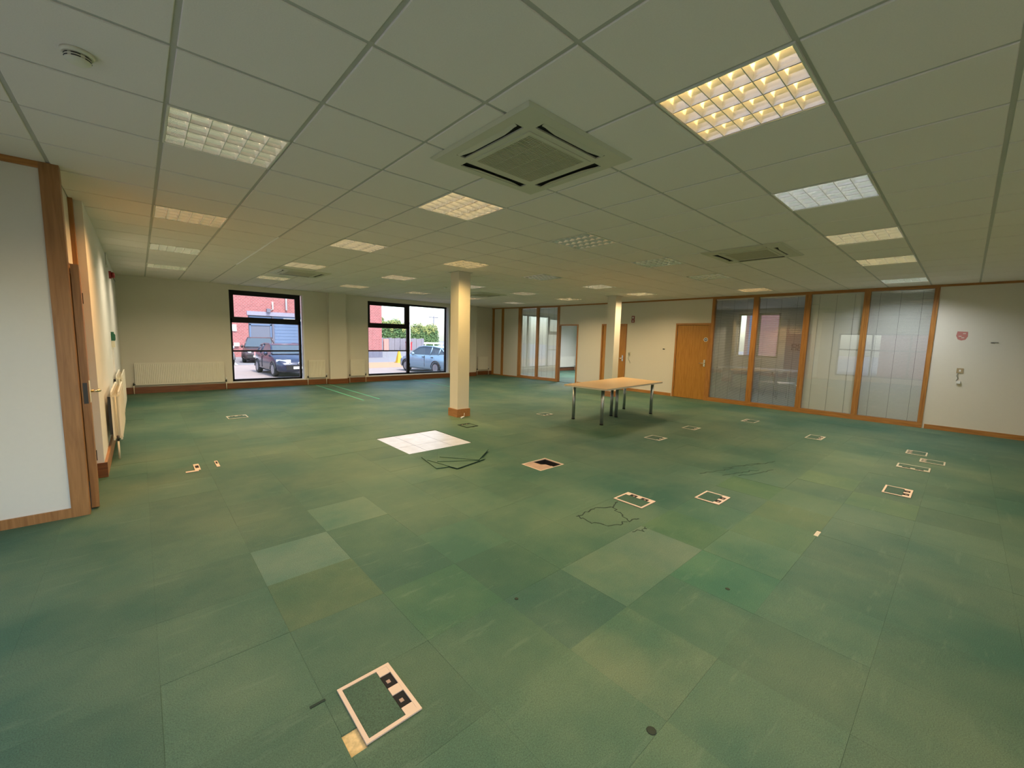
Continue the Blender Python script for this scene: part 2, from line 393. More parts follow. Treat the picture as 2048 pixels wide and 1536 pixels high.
wiggle([(3.13, 2.03), (3.05, 1.90), (2.98, 1.78), (3.12, 1.72)], .005, 3)
wiggle([(2.84, 1.66), (2.92, 1.60), (3.0, 1.62)], .004, 4)
for i, (x, y) in enumerate([(4.75, 1.95), (4.9, 1.75), (5.2, 1.85), (5.05, 1.62), (5.5, 1.72)]): wiggle([(x, y), (x + .35, y - .12), (x + .62, y - .2)], .004, 10 + i)
for x, y, r in ((2.62, 0.85, .014), (1.40, 0.68, .02), (1.55, 1.62, .012), (4.17, 5.73, .05), (4.12, 5.51, .04)):
    MB().lathe([(r, 0.0005), (r * .8, 0.0022)], (x, y, 0), 10).build('burn_mark', 'burn_mark', floor)
bx(0.482, 0.545, 1.335, 1.44, -0.010, -0.006).build('adhesive_patch', 'adhesive', floor)
bx(0.43, 0.49, 1.635, 1.647, -0.004, 0.0024).build('carpet_tear', 'tear_dark', floor)
bx(3.93, 4.06, 0.655, 0.685, -0.010, -0.003).build('bare_strip', 'pale_strip', floor)
# two long painted lines near the window wall
for x in (3.74, 4.12): bx(x, x + .035, 9.2, 12.65, 0.0005, 0.0024).build('floor_line', 'carpet_line' if 'carpet_line' in MATS else plain('carpet_line', (0.10, 0.42, 0.27), 0.8).name, floor)
bx(6.9, 6.93, 10.2, 12.65, 0.0005, 0.0024).build('floor_line', 'carpet_line', floor)

# ------------------------------------------------------------------ CEILING
ceil = empty('ceiling'); tag(ceil, 'suspended ceiling of white mineral fibre tiles in an exposed grid', 'ceiling', kind='structure')
GX, GY, GP = 0.1756, -0.0281, 0.6
FIX = [(0, 5), (0, 9), (0, 13), (0, 17), (3, 1), (3, 5), (3, 9), (3, 13), (3, 17), (6, 1), (6, 5), (6, 9), (6, 13), (6, 17), (9, 1), (9, 5), (9, 9), (9, 13), (9, 17),
       (12, 1), (12, 5), (12, 9), (12, 13), (12, 17), (16, 1), (16, 5), (15, 9), (15, 13), (15, 17)]
OUTC = [(0, 1)]
cells = []
for i in range(-5, 19):
    for j in range(-5, 23):
        x0, x1 = max(XA, GX + i * GP), min(XR + .1, GX + (i + 1) * GP); y0, y1 = max(YB, GY + j * GP), min(YW2, GY + (j + 1) * GP)
        if x1 - x0 < .03 or y1 - y0 < .03 or (i, j) in FIX or (i, j) in OUTC: continue
        if y0 > YP and x1 < XL: continue
        cells.append((seen_size((x0 + x1) / 2, (y0 + y1) / 2, H, GP), i, j, x0, x1, y0, y1))
cells.sort(reverse=True)
def tile_geo(s, w, d):
    g = 0.011; ch = 0.003; a, b = w / 2 - g, d / 2 - g
    n = len(s.v)
    for z, k in ((0.0, ch), (ch, 0.0), (0.014, 0.0)):
        s.v += [(-a + k, -b + k, z), (a - k, -b + k, z), (a - k, b - k, z), (-a + k, b - k, z)]
    s.f.append((n + 3, n + 2, n + 1, n)); s.mi.append(0); s.sm.append(False)
    for r in (0, 4):
        for k in range(4): j = (k + 1) % 4; s.f.append((n + r + k, n + r + j, n + r + 4 + j, n + r + 4 + k)); s.mi.append(0); s.sm.append(False)
    s.f.append((n + 8, n + 9, n + 10, n + 11)); s.mi.append(0); s.sm.append(False)
tmesh = {}
rest = MB(); rng = random.Random(5)
for k, (_, i, j, x0, x1, y0, y1) in enumerate(cells):
    w, d = round(x1 - x0, 3), round(y1 - y0, 3); c = ((x0 + x1) / 2, (y0 + y1) / 2, H)
    if k < 300:
        if (w, d) not in tmesh:
            s = MB(); tile_geo(s, w, d); tmesh[(w, d)] = s.mesh('ceiling_tile', 'ceiling_tile')
        add('ceiling_tile', tmesh[(w, d)], ceil, (c[0], c[1], H + rng.uniform(-.0008, .0008)))
    else:
        n0 = len(rest.v); tile_geo(rest, w, d)
        for q in range(n0, len(rest.v)): v = rest.v[q]; rest.v[q] = (v[0] + c[0], v[1] + c[1], v[2] + c[2])
tag(rest.build('ceiling_tiles', 'ceiling_tile', ceil), kind='stuff')
s = MB()
for i in range(-4, 20):
    x = GX + i * GP; s.box(x - .012, x + .012, YB, YW2, H + .007, H + .010); s.box(x - .002, x + .002, YB, YW2, H + .010, H + .035)
for j in range(-4, 23):
    y = GY + j * GP; s.box(XA, XR, y - .012, y + .012, H + .0066, H + .0096)
tag(s.build('tee_grid', 'tee_bar', ceil), kind='stuff')
bx(GX + 2 * GP - .009, GX + 2 * GP + .009, 5.97, 9.0, H + .0035, H + .0066).build('glint_strip', 'tee_bar_glint', ceil)  # pale strip paints a glint of light along this run of tee bar
bx(XA - .4, 16.6, YB - .4, YW2 + .35, H + .36, H + .6).build('roof', 'roofing').__setitem__('kind', 'structure')
tag(bpy.data.objects['roof'], 'flat roof slab above the suspended ceiling', 'roof')

# ------------------------------------------------------------------ WALLS
ZT = H + .36
def wall(name, label, boxes, mat='plaster', extra=()):
    w = empty(name); tag(w, label, 'wall', kind='structure')
    s = MB()
    for q in boxes: s.box(*q)
    s.build('wall_face', mat, w)
    return w
# window wall with two openings
WA = (1.77, 3.48); WB = (5.42, 8.42); WZ0, WZ1 = 0.185, 2.565; WTH = .30
ww = wall('wall_window', 'cream plaster wall with the two black framed windows', [
    (XL - .3, WA[0], YW, YW + WTH, GROUND, ZT), (WA[1] + .06, WB[0], YW, YW + WTH, GROUND, ZT), (WB[1] + .06, XSTEP, YW, YW + WTH, GROUND, ZT),
    (WA[0], WA[1] + .06, YW, YW + WTH, GROUND, WZ0 - .03), (WA[0], WA[1] + .06, YW, YW + WTH, WZ1, ZT),
    (WB[0], WB[1] + .06, YW, YW + WTH, GROUND, WZ0 - .03), (WB[0], WB[1] + .06, YW, YW + WTH, WZ1, ZT),
    (XSTEP, 11.5, YW2, YW2 + .2, GROUND, ZT), (14.3, 16.5, YW2, YW2 + .2, GROUND, ZT), (11.5, 14.3, YW2, YW2 + .2, GROUND, .2), (11.5, 14.3, YW2, YW2 + .2, 2.565, ZT)])
bx(4.19, 4.69, YW - .15, YW + .05, 0, H).build('pilaster', 'plaster', ww)
for (a, b2) in (WA, WB):
    bx(a, b2 + .055, YW - .012, YW + .12, WZ0 - .03, WZ0 - .002).build('window_board', 'white_paint', ww)
    bx(b2 + .03, b2 + .061, YW - .002, YW + .13, WZ0, WZ1).build('window_reveal', 'white_paint', ww)
# skirting along the window wall
bs = empty('baseboard_window'); tag(bs, 'dark stained skirting board along the window wall', 'skirting', kind='structure')
for x0, x1, y in ((XL, 4.17, YW), (4.71, XSTEP, YW), (XSTEP + .02, 10.76, YW2)): bx(x0, x1, y - .022, y, 0, .15).build('skirting_board', 'skirt_x', bs)
bx(4.165, 4.715, YW - .172, YW - .15, 0, .15).build('skirting_board', 'skirt_x', bs)
for x in (4.168, 4.69): bx(x, x + .022, YW - .15, YW, 0, .15).build('skirting_board', 'skirt_y', bs)
# left plaster wall beyond the door
wl = wall('wall_left', 'cream plaster wall on the left with two radiators', [(XL - .25, XL, 5.76, YW + .3, 0, ZT)], 'plaster_white')
bl = empty('baseboard_left'); tag(bl, 'oak skirting board along the left plaster wall', 'skirting', kind='structure')
bx(XL, XL + .022, 5.738, YW - .022, 0, .15).build('skirting_board', 'skirt_y', bl); bx(XL - .07, XL + .022, 5.736, 5.758, 0, .15).build('skirting_board', 'skirt_x', bl)
# near-left partition
wp = wall('wall_partition', 'cream partition panel at the left edge beside the oak post', [(XA, -.47, YP, YP + .08, 0, ZT)], 'vinyl_panel')
bx(XA, -.47, YP - .014, YP + .001, H - .045, H).build('head_trim', 'oak_x', wp)
bp_ = empty('baseboard_partition'); tag(bp_, 'oak skirting under the near left partition', 'skirting', kind='structure')
bx(XA, -.47, YP - .014, YP, 0, .075).build('skirting_board', 'oak_left', bp_)
# bay left of the camera and the wall behind it
wb = wall('wall_bay', 'cream wall of the bay behind and left of the viewpoint', [
    (XA - .25, XA, YB, .4, GROUND, ZT), (XA - .25, XA, 4.0, YP + .1, GROUND, ZT), (XA - .25, XA, .4, 4.0, GROUND, .2), (XA - .25, XA, .4, 4.0, 2.1, ZT), (XA - .25, -1.2, YB - .2, YB, GROUND, ZT), (1.5, XR + .2, YB - .2, YB, GROUND, ZT), (-1.2, 1.5, YB - .2, YB, GROUND, .4), (-1.2, 1.5, YB - .2, YB, 2.3, ZT)])
# right partition: solid panels between doors and glazing
wr = empty('wall_right'); tag(wr, 'cream partition wall with oak doors and head trim', 'wall', kind='structure')
T = .09
def rpanel(y0, y1, z0=0.0, z1=ZT, mat='vinyl_panel'): return bx(XR, XR + T, y0, y1, z0, z1).build('wall_panel', mat, wr)
rpanel(YB, .45); rpanel(.45, 4.53, H, ZT); rpanel(4.53, 5.47, 2.03); rpanel(5.47, 7.02); rpanel(7.02, 7.94, 2.03); rpanel(7.94, 8.90); rpanel(8.90, 9.79, 2.03)
for y0, y1 in ((YB, 9.75),): bx(XR - .012, XR, y0, y1, H - .04, H).build('head_trim', 'oak_y', wr)
bs = empty('baseboard_right'); tag(bs, 'oak skirting board along the right partition', 'skirting', kind='structure')
for y0, y1 in ((YB, .42), (5.50, 6.99), (7.97, 8.87)): bx(XR - .014, XR, y0, y1, 0, .085).build('skirting_board', 'oak_y', bs)

# columns
def column(x0, y0, label):
    w = .26
    c = empty('column', (x0, y0, 0)); tag(c, label, 'column', kind='structure')
    bx(0, w, 0, w, 0, H).build('shaft', 'plaster', c)
    s = MB()
    s.box(-.02, w + .02, -.02, 0, 0, .15); s.box(-.02, w + .02, w, w + .02, 0, .15); s.box(-.02, 0, 0, w, 0, .15); s.box(w, w + .02, 0, w, 0, .15)
    s.build('skirting', 'skirt_y', c)
    s = MB(); s.box(-.035, w + .035, -.035, w + .035, H - .004, H); s.build('collar', 'tee_bar', c)
column(4.37, 6.32, 'square cream column with oak skirting standing on its own in mid floor')
column(9.37, 6.33, 'square cream column with oak skirting behind the meeting table')

# ------------------------------------------------------------------ WINDOWS to the car park
def window(name, label, x0, x1, mull, left_rows):
    w = empty(name); tag(w, label, 'window', kind='structure')
    Y0, Y1 = YW + .10, YW + .17; f = .055
    bx(x0, x0 + f, Y0, Y1, WZ0, WZ1).build('frame_side', 'black_aluminium', w); bx(x1 - f, x1, Y0, Y1, WZ0, WZ1).build('frame_side', 'black_aluminium', w)
    bx(x0, x1, Y0 - .01, Y1, WZ1 - .06, WZ1).build('frame_head', 'black_aluminium', w); bx(x0, x1, Y0, Y1, WZ0, WZ0 + .05).build('frame_sill', 'black_aluminium', w)
    xe = x1
    if mull:
        bx(mull - .05, mull + .05, Y0, Y1, WZ0, WZ1).build('mullion', 'black_aluminium', w); xe = mull
    bx(x0, xe, Y0, Y1, 1.73, 1.84).build('transom', 'black_aluminium', w)
    bx(x0, xe, Y0 + .01, Y1, .965, 1.005).build('glazing_bar', 'black_aluminium', w)
    s = MB(); a, b2 = x0 + f, (xe - .05 if mull else xe - f)   # opening vent sash in the top light
    s.box(a, b2, Y0 - .02, Y0 + .03, WZ1 - .12, WZ1 - .06); s.box(a, b2, Y0 - .02, Y0 + .03, 1.84, 1.88); s.box(a, a + .05, Y0 - .02, Y0 + .03, 1.88, WZ1 - .12); s.box(b2 - .09, b2, Y0 - .02, Y0 + .03, 1.88, WZ1 - .12)
    s.build('vent_sash', 'black_aluminium', w)
    for z0, z1 in ((1.84, WZ1 - .06), (1.005, 1.73), (WZ0 + .05, .965)): bx(a, b2, Y0 + .03, Y0 + .036, z0, z1).build('pane', 'window_glass', w)
    if mull: bx(mull + .05, x1 - f, Y0 + .03, Y0 + .036, WZ0 + .05, WZ1 - .06).build('pane', 'window_glass', w)
window('window_1', 'single black framed window looking onto two parked cars', *WA, None, 3)
window('window_2', 'double black framed window looking onto the pale blue car and hedge', *WB, 6.88, 3)
w8 = empty('window_8'); tag(w8, 'long window in the wall behind the viewpoint', 'window', kind='structure')
for k in range(3): bx(-1.2 + 1.31 * k, -1.12 + 1.31 * k, YB - .14, YB - .08, .4, 2.3).build('frame_post', 'black_aluminium', w8)
for z in (.4, 2.24): bx(-1.2, 1.5, YB - .14, YB - .08, z, z + .06).build('frame_rail', 'black_aluminium', w8)
bx(-1.2, 1.5, YB - .112, YB - .106, .4, 2.3).build('pane', 'window_glass', w8)
w3 = empty('window_3'); tag(w3, 'tall window of the bay left of the viewpoint', 'window', kind='structure')
for y in (.4, 1.58, 2.78, 3.94): bx(XA - .14, XA - .08, y, y + .06, .2, 2.1).build('frame_post', 'black_aluminium', w3)
for z in (.2, 1.35, 2.04): bx(XA - .14, XA - .08, .4, 4.0, z, z + .06).build('frame_rail', 'black_aluminium', w3)
bx(XA - .112, XA - .106, .4, 4.0, .2, 2.1).build('pane', 'window_glass', w3)

# ------------------------------------------------------------------ GLAZED PARTITIONS with blinds between the panes
def blind(parent, x, y0, y1, z0, z1, tilt, local=True):
    s = MB(); pitch = .0155; w = .0165; n = int((z1 - z0) / pitch); dx, dz = math.cos(tilt) * w / 2, math.sin(tilt) * w / 2
    for k in range(n):
        z = z0 + .008 + k * pitch
        s.quad([(x - dx, y0, z - dz), (x - dx, y1, z - dz), (x + dx, y1, z + dz), (x + dx, y0, z + dz)])
    o = s.build('blind', 'slat', parent); o['kind'] = 'stuff'
    s = MB()
    for t in (.16, .5, .84): yy = y0 + (y1 - y0) * t; s.box(x - .009, x - .0075, yy - .002, yy + .002, z0, z1)
    s.build('cord', 'cord', o)
    bx(x - .012, x + .012, y0, y1, z1 - .03, z1).build('head_rail', 'slat', o)
    return o
g = empty('window_4'); tag(g, 'oak framed glazed partition of four tall panes with built in blinds', 'window', kind='structure')
posts = [(.45, .52), (1.425, 1.525), (2.42, 2.53), (3.455, 3.57), (4.46, 4.53)]
for y0, y1 in posts: bx(XR - .022, XR + T, y0, y1, .10, H - .06).build('mullion', 'oak_z', g)
bx(XR - .022, XR + T, .45, 4.53, 0, .10).build('bottom_rail', 'oak_y', g); bx(XR - .022, XR + T, .45, 4.53, H - .06, H - .0005).build('top_rail', 'oak_y', g)
for k, tilt in enumerate((R(50), R(78), R(14), R(18))):
    y0, y1 = posts[k][1], posts[k + 1][0]
    bx(XR + .012, XR + .016, y0, y1, .10, H - .06).build('pane', 'partition_glass', g)
    bx(XR + .072, XR + .076, y0, y1, .10, H - .06).build('pane', 'window_glass', g)
    blind(g, XR + .044, y0 + .004, y1 - .004, .105, H - .062, tilt)
# far end: slightly angled run of panels and two more glazed panes (built along its own axis)
g = empty('window_5', (O.x, O.y, 0), SROT); tag(g, 'oak framed pair of glazed panes with blinds beside the open doorway', 'window', kind='structure')
def far(name, mat, s0, s1, z0, z1, p=-.02, q=T, parent=g): return bx(s0, s1, -q, -p, z0, z1).build(name, mat, parent)
# local +x runs along the wall, local -y points into the office beyond (away from the room)
for s0, s1 in ((.0, .10), (.955, 1.055), (1.82, 1.95)): far('mullion', 'oak_z', s0, s1, .10, H - .06)
far('bottom_rail', 'oak_x', 0, 1.95, 0, .10); far('top_rail', 'oak_x', 0, 1.95, H - .06, H - .0005)
for s0, s1 in ((.10, .955), (1.055, 1.82)):
    far('pane', 'partition_glass', s0, s1, .10, H - .06, .012, .016); far('pane', 'window_glass', s0, s1, .10, H - .06, .07, .074)
    s = MB(); z = .11
    while z < H - .08:
        a = R(52); dy, dz = math.cos(a) * .008, math.sin(a) * .008
        s.quad([(s0 + .004, -.042 - dy, z + dz), (s1 - .004, -.042 - dy, z + dz), (s1 - .004, -.042 + dy, z - dz), (s0 + .004, -.042 + dy, z - dz)]); z += .0155
    o = s.build('blind', 'slat', g); o['kind'] = 'stuff'
    s = MB()
    for t in (.2, .5, .8): xx = s0 + (s1 - s0) * t; s.box(xx - .002, xx + .002, -.034, -.0325, .10, H - .06)
    s.build('cord', 'cord', o)
wf = empty('wall_end', (O.x, O.y, 0), SROT); tag(wf, 'cream end panels of the partition beside the window wall', 'wall', kind='structure')
far('wall_panel', 'vinyl_panel', 1.95, 2.73, 0, ZT, 0, T, wf); far('wall_panel', 'vinyl_panel', 2.85, SEG + .1, 0, ZT, 0, T, wf); far('wall_panel', 'vinyl_panel', 0, 1.95, H, ZT, 0, T, wf)
far('post', 'oak_z', 2.73, 2.85, 0, H, -.02, T, wf); far('post', 'oak_z', SEG - .15, SEG - .04, 0, H, -.02, 0, wf)
far('head_trim', 'oak_x', 1.95, SEG, H - .04, H, -.012, 0, wf); far('skirting_board', 'oak_x', 1.95, SEG, 0, .04, -.012, 0, wf)

# ------------------------------------------------------------------ DOORS
def lever(parent, M, flip=1, mat='chrome'):
    """lever handle on a backplate; M maps local (u along the door, out of the door, up)"""
    s = MB(); s.box(-.022, .022, 0, .006, -.09, .09, mat=M); o = s.build('backplate', 'dark_metal' if mat != 'chrome' else 'chrome', parent)
    s = MB(); pts = [M @ Vector(p) for p in ((0, .004, 0), (0, .045, 0), (.02 * flip, .055, 0), (.12 * flip, .052, -.004))]
    s.tube(pts, .009, 10); s.build('lever', mat, parent)
    s = MB(); s.tube([M @ Vector((0, .004, -.06)), M @ Vector((0, .016, -.06))], .008, 8); s.build('key_cylinder', mat, parent)
def rdoor(name, label, y0, y1, leaf=True):
    """oak door in the right partition; frame from y0 to y1"""
    d = empty(name); tag(d, label, 'door', kind='structure'); f = .045
    for a, b2 in ((y0, y0 + f), (y1 - f, y1)): bx(XR - .018, XR + T + .01, a, b2, 0, 2.03).build('jamb', 'oak_z', d)
    bx(XR - .018, XR + T + .01, y0 + f, y1 - f, 1.985, 2.03).build('head', 'oak_y', d)
    if leaf:
        l = bx(XR + .006, XR + .05, y0 + f + .003, y1 - f - .003, .006, 1.982).build('leaf', 'oak_door', d)
        M = Matrix.Translation((XR + .006, y0 + .11, .98)) @ Matrix(((0, -1, 0, 0), (1, 0, 0, 0), (0, 0, 1, 0), (0, 0, 0, 1)))
        lever(l, M, 1)
        for z in (.25, 1.0, 1.75): bx(XR + .002, XR + .008, y1 - f - .012, y1 - f + .006, z - .05, z + .05).build('hinge', 'chrome', l)
    return d
d2 = rdoor('door_2', 'plain oak door with round sign beside the four pane glazing', 4.53, 5.47)
MB().lathe([(.055, -.0015), (.055, .0015)], (XR + .004, 4.645, 1.60), 20, axis='x').build('door_sign', 'sign_white', d2)
MB().lathe([(.043, -.001), (.043, .001)], (XR + .0015, 4.645, 1.60), 20, axis='x').build('door_sign_disc', 'sign_blue', d2)
s = MB(); s.box(XR - .0005, XR + .0006, 4.615, 4.675, 1.607, 1.613); s.box(XR - .0005, XR + .0006, 4.62, 4.67, 1.590, 1.596); s.build('door_sign_text', 'sign_white', d2)
rdoor('door_3', 'oak door half hidden by the column behind the table', 7.02, 7.94)
rdoor('door_4', 'open oak framed doorway to the bright far office', 8.90, 9.79, leaf=False)
# left door: oak posts, cream overpanel, leaf a little ajar into the room
d1 = empty('door_1'); tag(d1, 'oak door on the left standing slightly ajar with brass lever', 'door', kind='structure')
bx(-.475, -.372, YP - .016, YP + .075, 0, H).build('post', 'oak_left', d1)
bx(-.475, -.388, 5.685, 5.757, 0, H).build('post', 'oak_left', d1)
bx(-.45, -.42, YP + .075, 5.685, 2.05, ZT).build('overpanel', 'vinyl_panel', d1)
bx(-.475, -.405, YP + .075, 5.685, 2.005, 2.05).build('head', 'oak_left', d1)
bx(-.80, -.78, YP + .08, 5.76, 0, ZT).build('lobby_panel', 'vinyl_panel', d1)
HING = Vector((-.424, 5.682)); ang = R(3.4)
lf = empty('leaf', (HING.x, HING.y, 0), -R(90) + ang); lf.parent = d1
MB().box(.0, .915, -.0, .046, .012, 2.0).build('leaf_panel', 'oak_left', lf)
bx(.9152, .9165, .010, .036, .89, 1.06).build('lock_plate', 'dark_metal', lf)
Mh = Matrix.Translation((.855, .046, .985))
s = MB(); s.box(-.022, .022, 0, .006, -.09, .09, mat=Mh); s.build('backplate', 'brass', lf)
s = MB(); s.tube([Mh @ Vector(p) for p in ((0, .004, 0), (0, .05, 0), (-.015, .06, 0), (-.12, .058, -.004))], .010, 10); s.build('lever', 'brass', lf)
for z in (.25, 1.78): bx(-.012, .012, .040, .052, z - .05, z + .05).build('hinge', 'dark_metal', lf)

# ------------------------------------------------------------------ ROOMS beyond the right partition
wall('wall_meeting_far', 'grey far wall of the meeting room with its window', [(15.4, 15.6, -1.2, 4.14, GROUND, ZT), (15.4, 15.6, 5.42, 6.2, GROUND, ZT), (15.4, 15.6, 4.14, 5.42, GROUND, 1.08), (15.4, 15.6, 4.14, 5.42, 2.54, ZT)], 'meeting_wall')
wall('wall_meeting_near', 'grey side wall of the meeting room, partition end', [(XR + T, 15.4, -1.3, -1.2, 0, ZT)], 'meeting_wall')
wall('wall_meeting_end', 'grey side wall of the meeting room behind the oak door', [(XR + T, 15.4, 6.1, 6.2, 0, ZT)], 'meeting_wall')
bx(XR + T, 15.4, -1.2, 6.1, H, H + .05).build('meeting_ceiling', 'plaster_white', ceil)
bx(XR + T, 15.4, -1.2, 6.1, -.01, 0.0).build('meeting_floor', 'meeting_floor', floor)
w6 = empty('window_6'); tag(w6, 'dark framed window on the far wall of the meeting room', 'window', kind='structure')
for y in (4.14, 4.74, 5.36): bx(15.45, 15.52, y, y + .06, 1.08, 2.54).build('frame_post', 'black_aluminium', w6)
for z in (1.08, 2.48): bx(15.45, 15.52, 4.14, 5.42, z, z + .06).build('frame_rail', 'black_aluminium', w6)
bx(15.48, 15.486, 4.14, 5.42, 1.08, 2.54).build('pane', 'window_glass', w6)
wall('wall_office_far', 'white end wall of the far office with its side window', [(16.3, 16.5, 8.0, 10.2, GROUND, ZT), (16.3, 16.5, 12.2, 13.4, GROUND, ZT), (16.3, 16.5, 10.2, 12.2, GROUND, .4), (16.3, 16.5, 10.2, 12.2, 2.5, ZT)], 'plaster_white')
wall('wall_office_side', 'white side wall of the far office', [(XR + T, 16.5, 8.0, 8.1, 0, ZT)], 'plaster_white')
bx(XR + T, 16.3, 8.1, YW2, H, H + .05).build('office_ceiling', 'plaster_white', ceil)
bx(XR + T, 16.3, 8.1, YW2, -.009, 0.0).build('office_carpet', 'carpet', floor)
bw = empty('baseboard_office'); tag(bw, 'dark skirting board under the far office radiator', 'skirting', kind='structure')
bx(XR + T, 16.3, YW2 - .02, YW2, 0, .15).build('skirting_board', 'skirt_x', bw)
w9 = empty('window_9'); tag(w9, 'window of the far office beside its radiator', 'window', kind='structure')
for x in (11.5, 12.87, 14.24): bx(x, x + .06, YW2 + .08, YW2 + .14, .2, 2.565).build('frame_post', 'black_aluminium', w9)
for z in (.2, 2.5): bx(11.5, 14.3, YW2 + .08, YW2 + .14, z, z + .06).build('frame_rail', 'black_aluminium', w9)
bx(11.5, 14.3, YW2 + .11, YW2 + .116, .2, 2.565).build('pane', 'window_glass', w9)
w7 = empty('window_7'); tag(w7, 'side window lighting the far office', 'window', kind='structure')
for y in (10.2, 11.17, 12.14): bx(16.35, 16.42, y, y + .06, .4, 2.5).build('frame_post', 'black_aluminium', w7)
for z in (.4, 2.44): bx(16.35, 16.42, 10.2, 12.2, z, z + .06).build('frame_rail', 'black_aluminium', w7)
bx(16.38, 16.386, 10.2, 12.2, .4, 2.5).build('pane', 'window_glass', w7)

# ------------------------------------------------------------------ CEILING LIGHTS
WARM, AMBER, ORANGE, CREAM, COOL = (1, .74, .42), (1, .66, .25), (1, .52, .20), (1, .84, .60), (.92, .95, 1.0)
LIT = {(0, 5): (CREAM, .55), (0, 9): (ORANGE, 1.0), (0, 13): (CREAM, .8), (0, 17): (CREAM, .6), (3, 1): (AMBER, 1.0), (3, 5): (WARM, .9), (3, 9): (WARM, .9), (3, 13): (WARM, .9), (3, 17): (WARM, .9),
       (6, 1): (COOL, .9), (6, 9): (AMBER, 1.0), (6, 13): (WARM, .9), (6, 17): (WARM, .7), (9, 1): (WARM, 1.1), (9, 13): (CREAM, .6), (9, 17): (WARM, .6), (12, 1): (WARM, 1.2), (12, 9): (CREAM, .8),
       (12, 13): (CREAM, .6), (16, 1): (COOL, .9), (16, 5): (WARM, .8), (15, 9): (WARM, 1.2), (15, 13): (WARM, 1.1), (15, 17): (CREAM, .5), (12, 17): (WARM, .5)}
OUT = [(0, 1)]     # the same rows go on above and behind the viewpoint
LFRONT = {(0, 5): 'large fitting with pale cream glow near the smoke detector', (0, 9): 'fitting with orange glow above the left door', (0, 13): 'first of the two small fittings beyond the orange one at the left wall',
          (0, 17): 'fitting nearest the window wall in the row along the left wall', (3, 1): 'biggest fitting, glowing amber, right of the nearest air unit', (3, 5): 'warm fitting just beyond the nearest air unit',
          (3, 9): 'warm fitting halfway down the second row from the left', (3, 13): 'warm fitting just before the air unit near the single window', (3, 17): 'warm fitting beyond the air unit near the single window',
          (6, 1): 'cool white fitting with bright stripes at the upper right', (6, 5): 'dark unlit fitting with sparkling louvres in mid ceiling', (6, 9): 'amber fitting just in front of the lone column',
          (6, 13): 'warm fitting to the left of the lone column head', (6, 17): 'warm fitting over the pilaster between the windows', (9, 1): 'warm fitting beyond the cool striped one on the right',
          (9, 5): 'dark unlit fitting beside the air unit on the right', (9, 9): 'dark unlit fitting to the right of the lone column', (9, 13): 'small fitting peeping out right of the lone column', (9, 17): 'small warm fitting above the double window',
          (12, 1): 'warm fitting second before the glazed partition on the right', (12, 5): 'dim fitting beyond the air unit on the right', (12, 9): 'pale fitting in line with the far open doorway', (12, 13): 'thin pale fitting beside the farthest air unit',
          (12, 17): 'thin fitting hidden low behind the lone column', (16, 1): 'cool fitting closest to the glazed partition at the far right', (16, 5): 'warm fitting over the two left partition panes', (15, 9): 'warm fitting right of the column behind the table',
          (15, 13): 'warm fitting over the open far doorway', (15, 17): 'smallest fitting over the far glazed panes'}
def louvre_meshes():
    # local: tubes along y, four channels across x, z up from the louvre plane
    out = {}
    s = MB(); w = .2965; t = .010
    s.box(-w, w, -w, -w + t, -.003, .008); s.box(-w, w, w - t, w, -.003, .008); s.box(-w, -w + t, -w + t, w - t, -.003, .008); s.box(w - t, w, -w + t, w - t, -.003, .008)
    out['frame'] = s.mesh('frame', 'fitting_white')
    s = MB(); pr = [(-.0685, .001), (-.062, .018), (-.052, .036), (-.034, .056), (-.012, .068), (.012, .068), (.034, .056), (.052, .036), (.062, .018), (.0685, .001)]
    for (x0, z0), (x1, z1) in zip(pr, pr[1:]): s.quad([(x0, -.285, z0), (x0, .285, z0), (x1, .285, z1), (x1, -.285, z1)], 0, True)
    for y in (-.285, .285): s.quad([(x, y, z) for x, z in pr])
    out['reflector'] = s.mesh('reflector', 'mirror_aluminium')
    s = MB(); a = .285
    s.quad([(-a, -.002, 0), (-a, .002, 0), (a, .002, 0), (a, -.002, 0)])
    s.quad([(-a, -.002, 0), (a, -.002, 0), (a, -.009, .034), (-a, -.009, .034)]); s.quad([(-a, .002, 0), (-a, .009, .034), (a, .009, .034), (a, .002, 0)])
    s.quad([(-a, -.009, .034), (a, -.009, .034), (a, .009, .034), (-a, .009, .034)])
    out['blade'] = s.mesh('blade', 'mirror_aluminium')
    out['tube'] = MB().tube([(0, -.283, .049), (0, .283, .049)], .008, 10).mesh('tube', 'lamp_tube')
    s = MB(); s.box(-.297, .297, -.297, .297, .0705, .085); out['housing'] = s.mesh('housing', 'fitting_white')
    return out
LM = louvre_meshes()
def lamp_data(col, k):
    l = bpy.data.lights.new('lamp', 'AREA'); l.shape = 'SQUARE'; l.size = .56; l.energy = LAMP_W * k; l.color = col; l.spread = LAMP_SPREAD
    return l
lamp0 = None
def make_fitting():
    t = empty('ceiling_light')
    add('frame', LM['frame'], t); add('housing', LM['housing'], t)
    for x in (-.2138, -.0713, .0713, .2138): add('reflector', LM['reflector'], t, (x, 0, 0)); add('tube', LM['tube'], t, (x, 0, 0))
    for k in range(7): add('blade', LM['blade'], t, (0, -.285 + .095 * k, 0))
    return t
for n, ij in enumerate(FIX):
    if n == 0: first = make_fitting(); t = first
    else: t = copy_tree(first)
    t.location = (GX + (ij[0] + .5) * GP, GY + (ij[1] + .5) * GP, H); t.rotation_euler = (0, 0, R(90) if ij[0] == 0 else 0)
    tag(t, LFRONT[ij] if 'fitting' in LFRONT[ij] else LFRONT[ij] + ' fitting', 'ceiling light', 'louvred ceiling lights')
    col, k = LIT.get(ij, (WARM, 0))
    for c in t.children:
        if c.name.startswith('tube'): c.color = (*col, k)
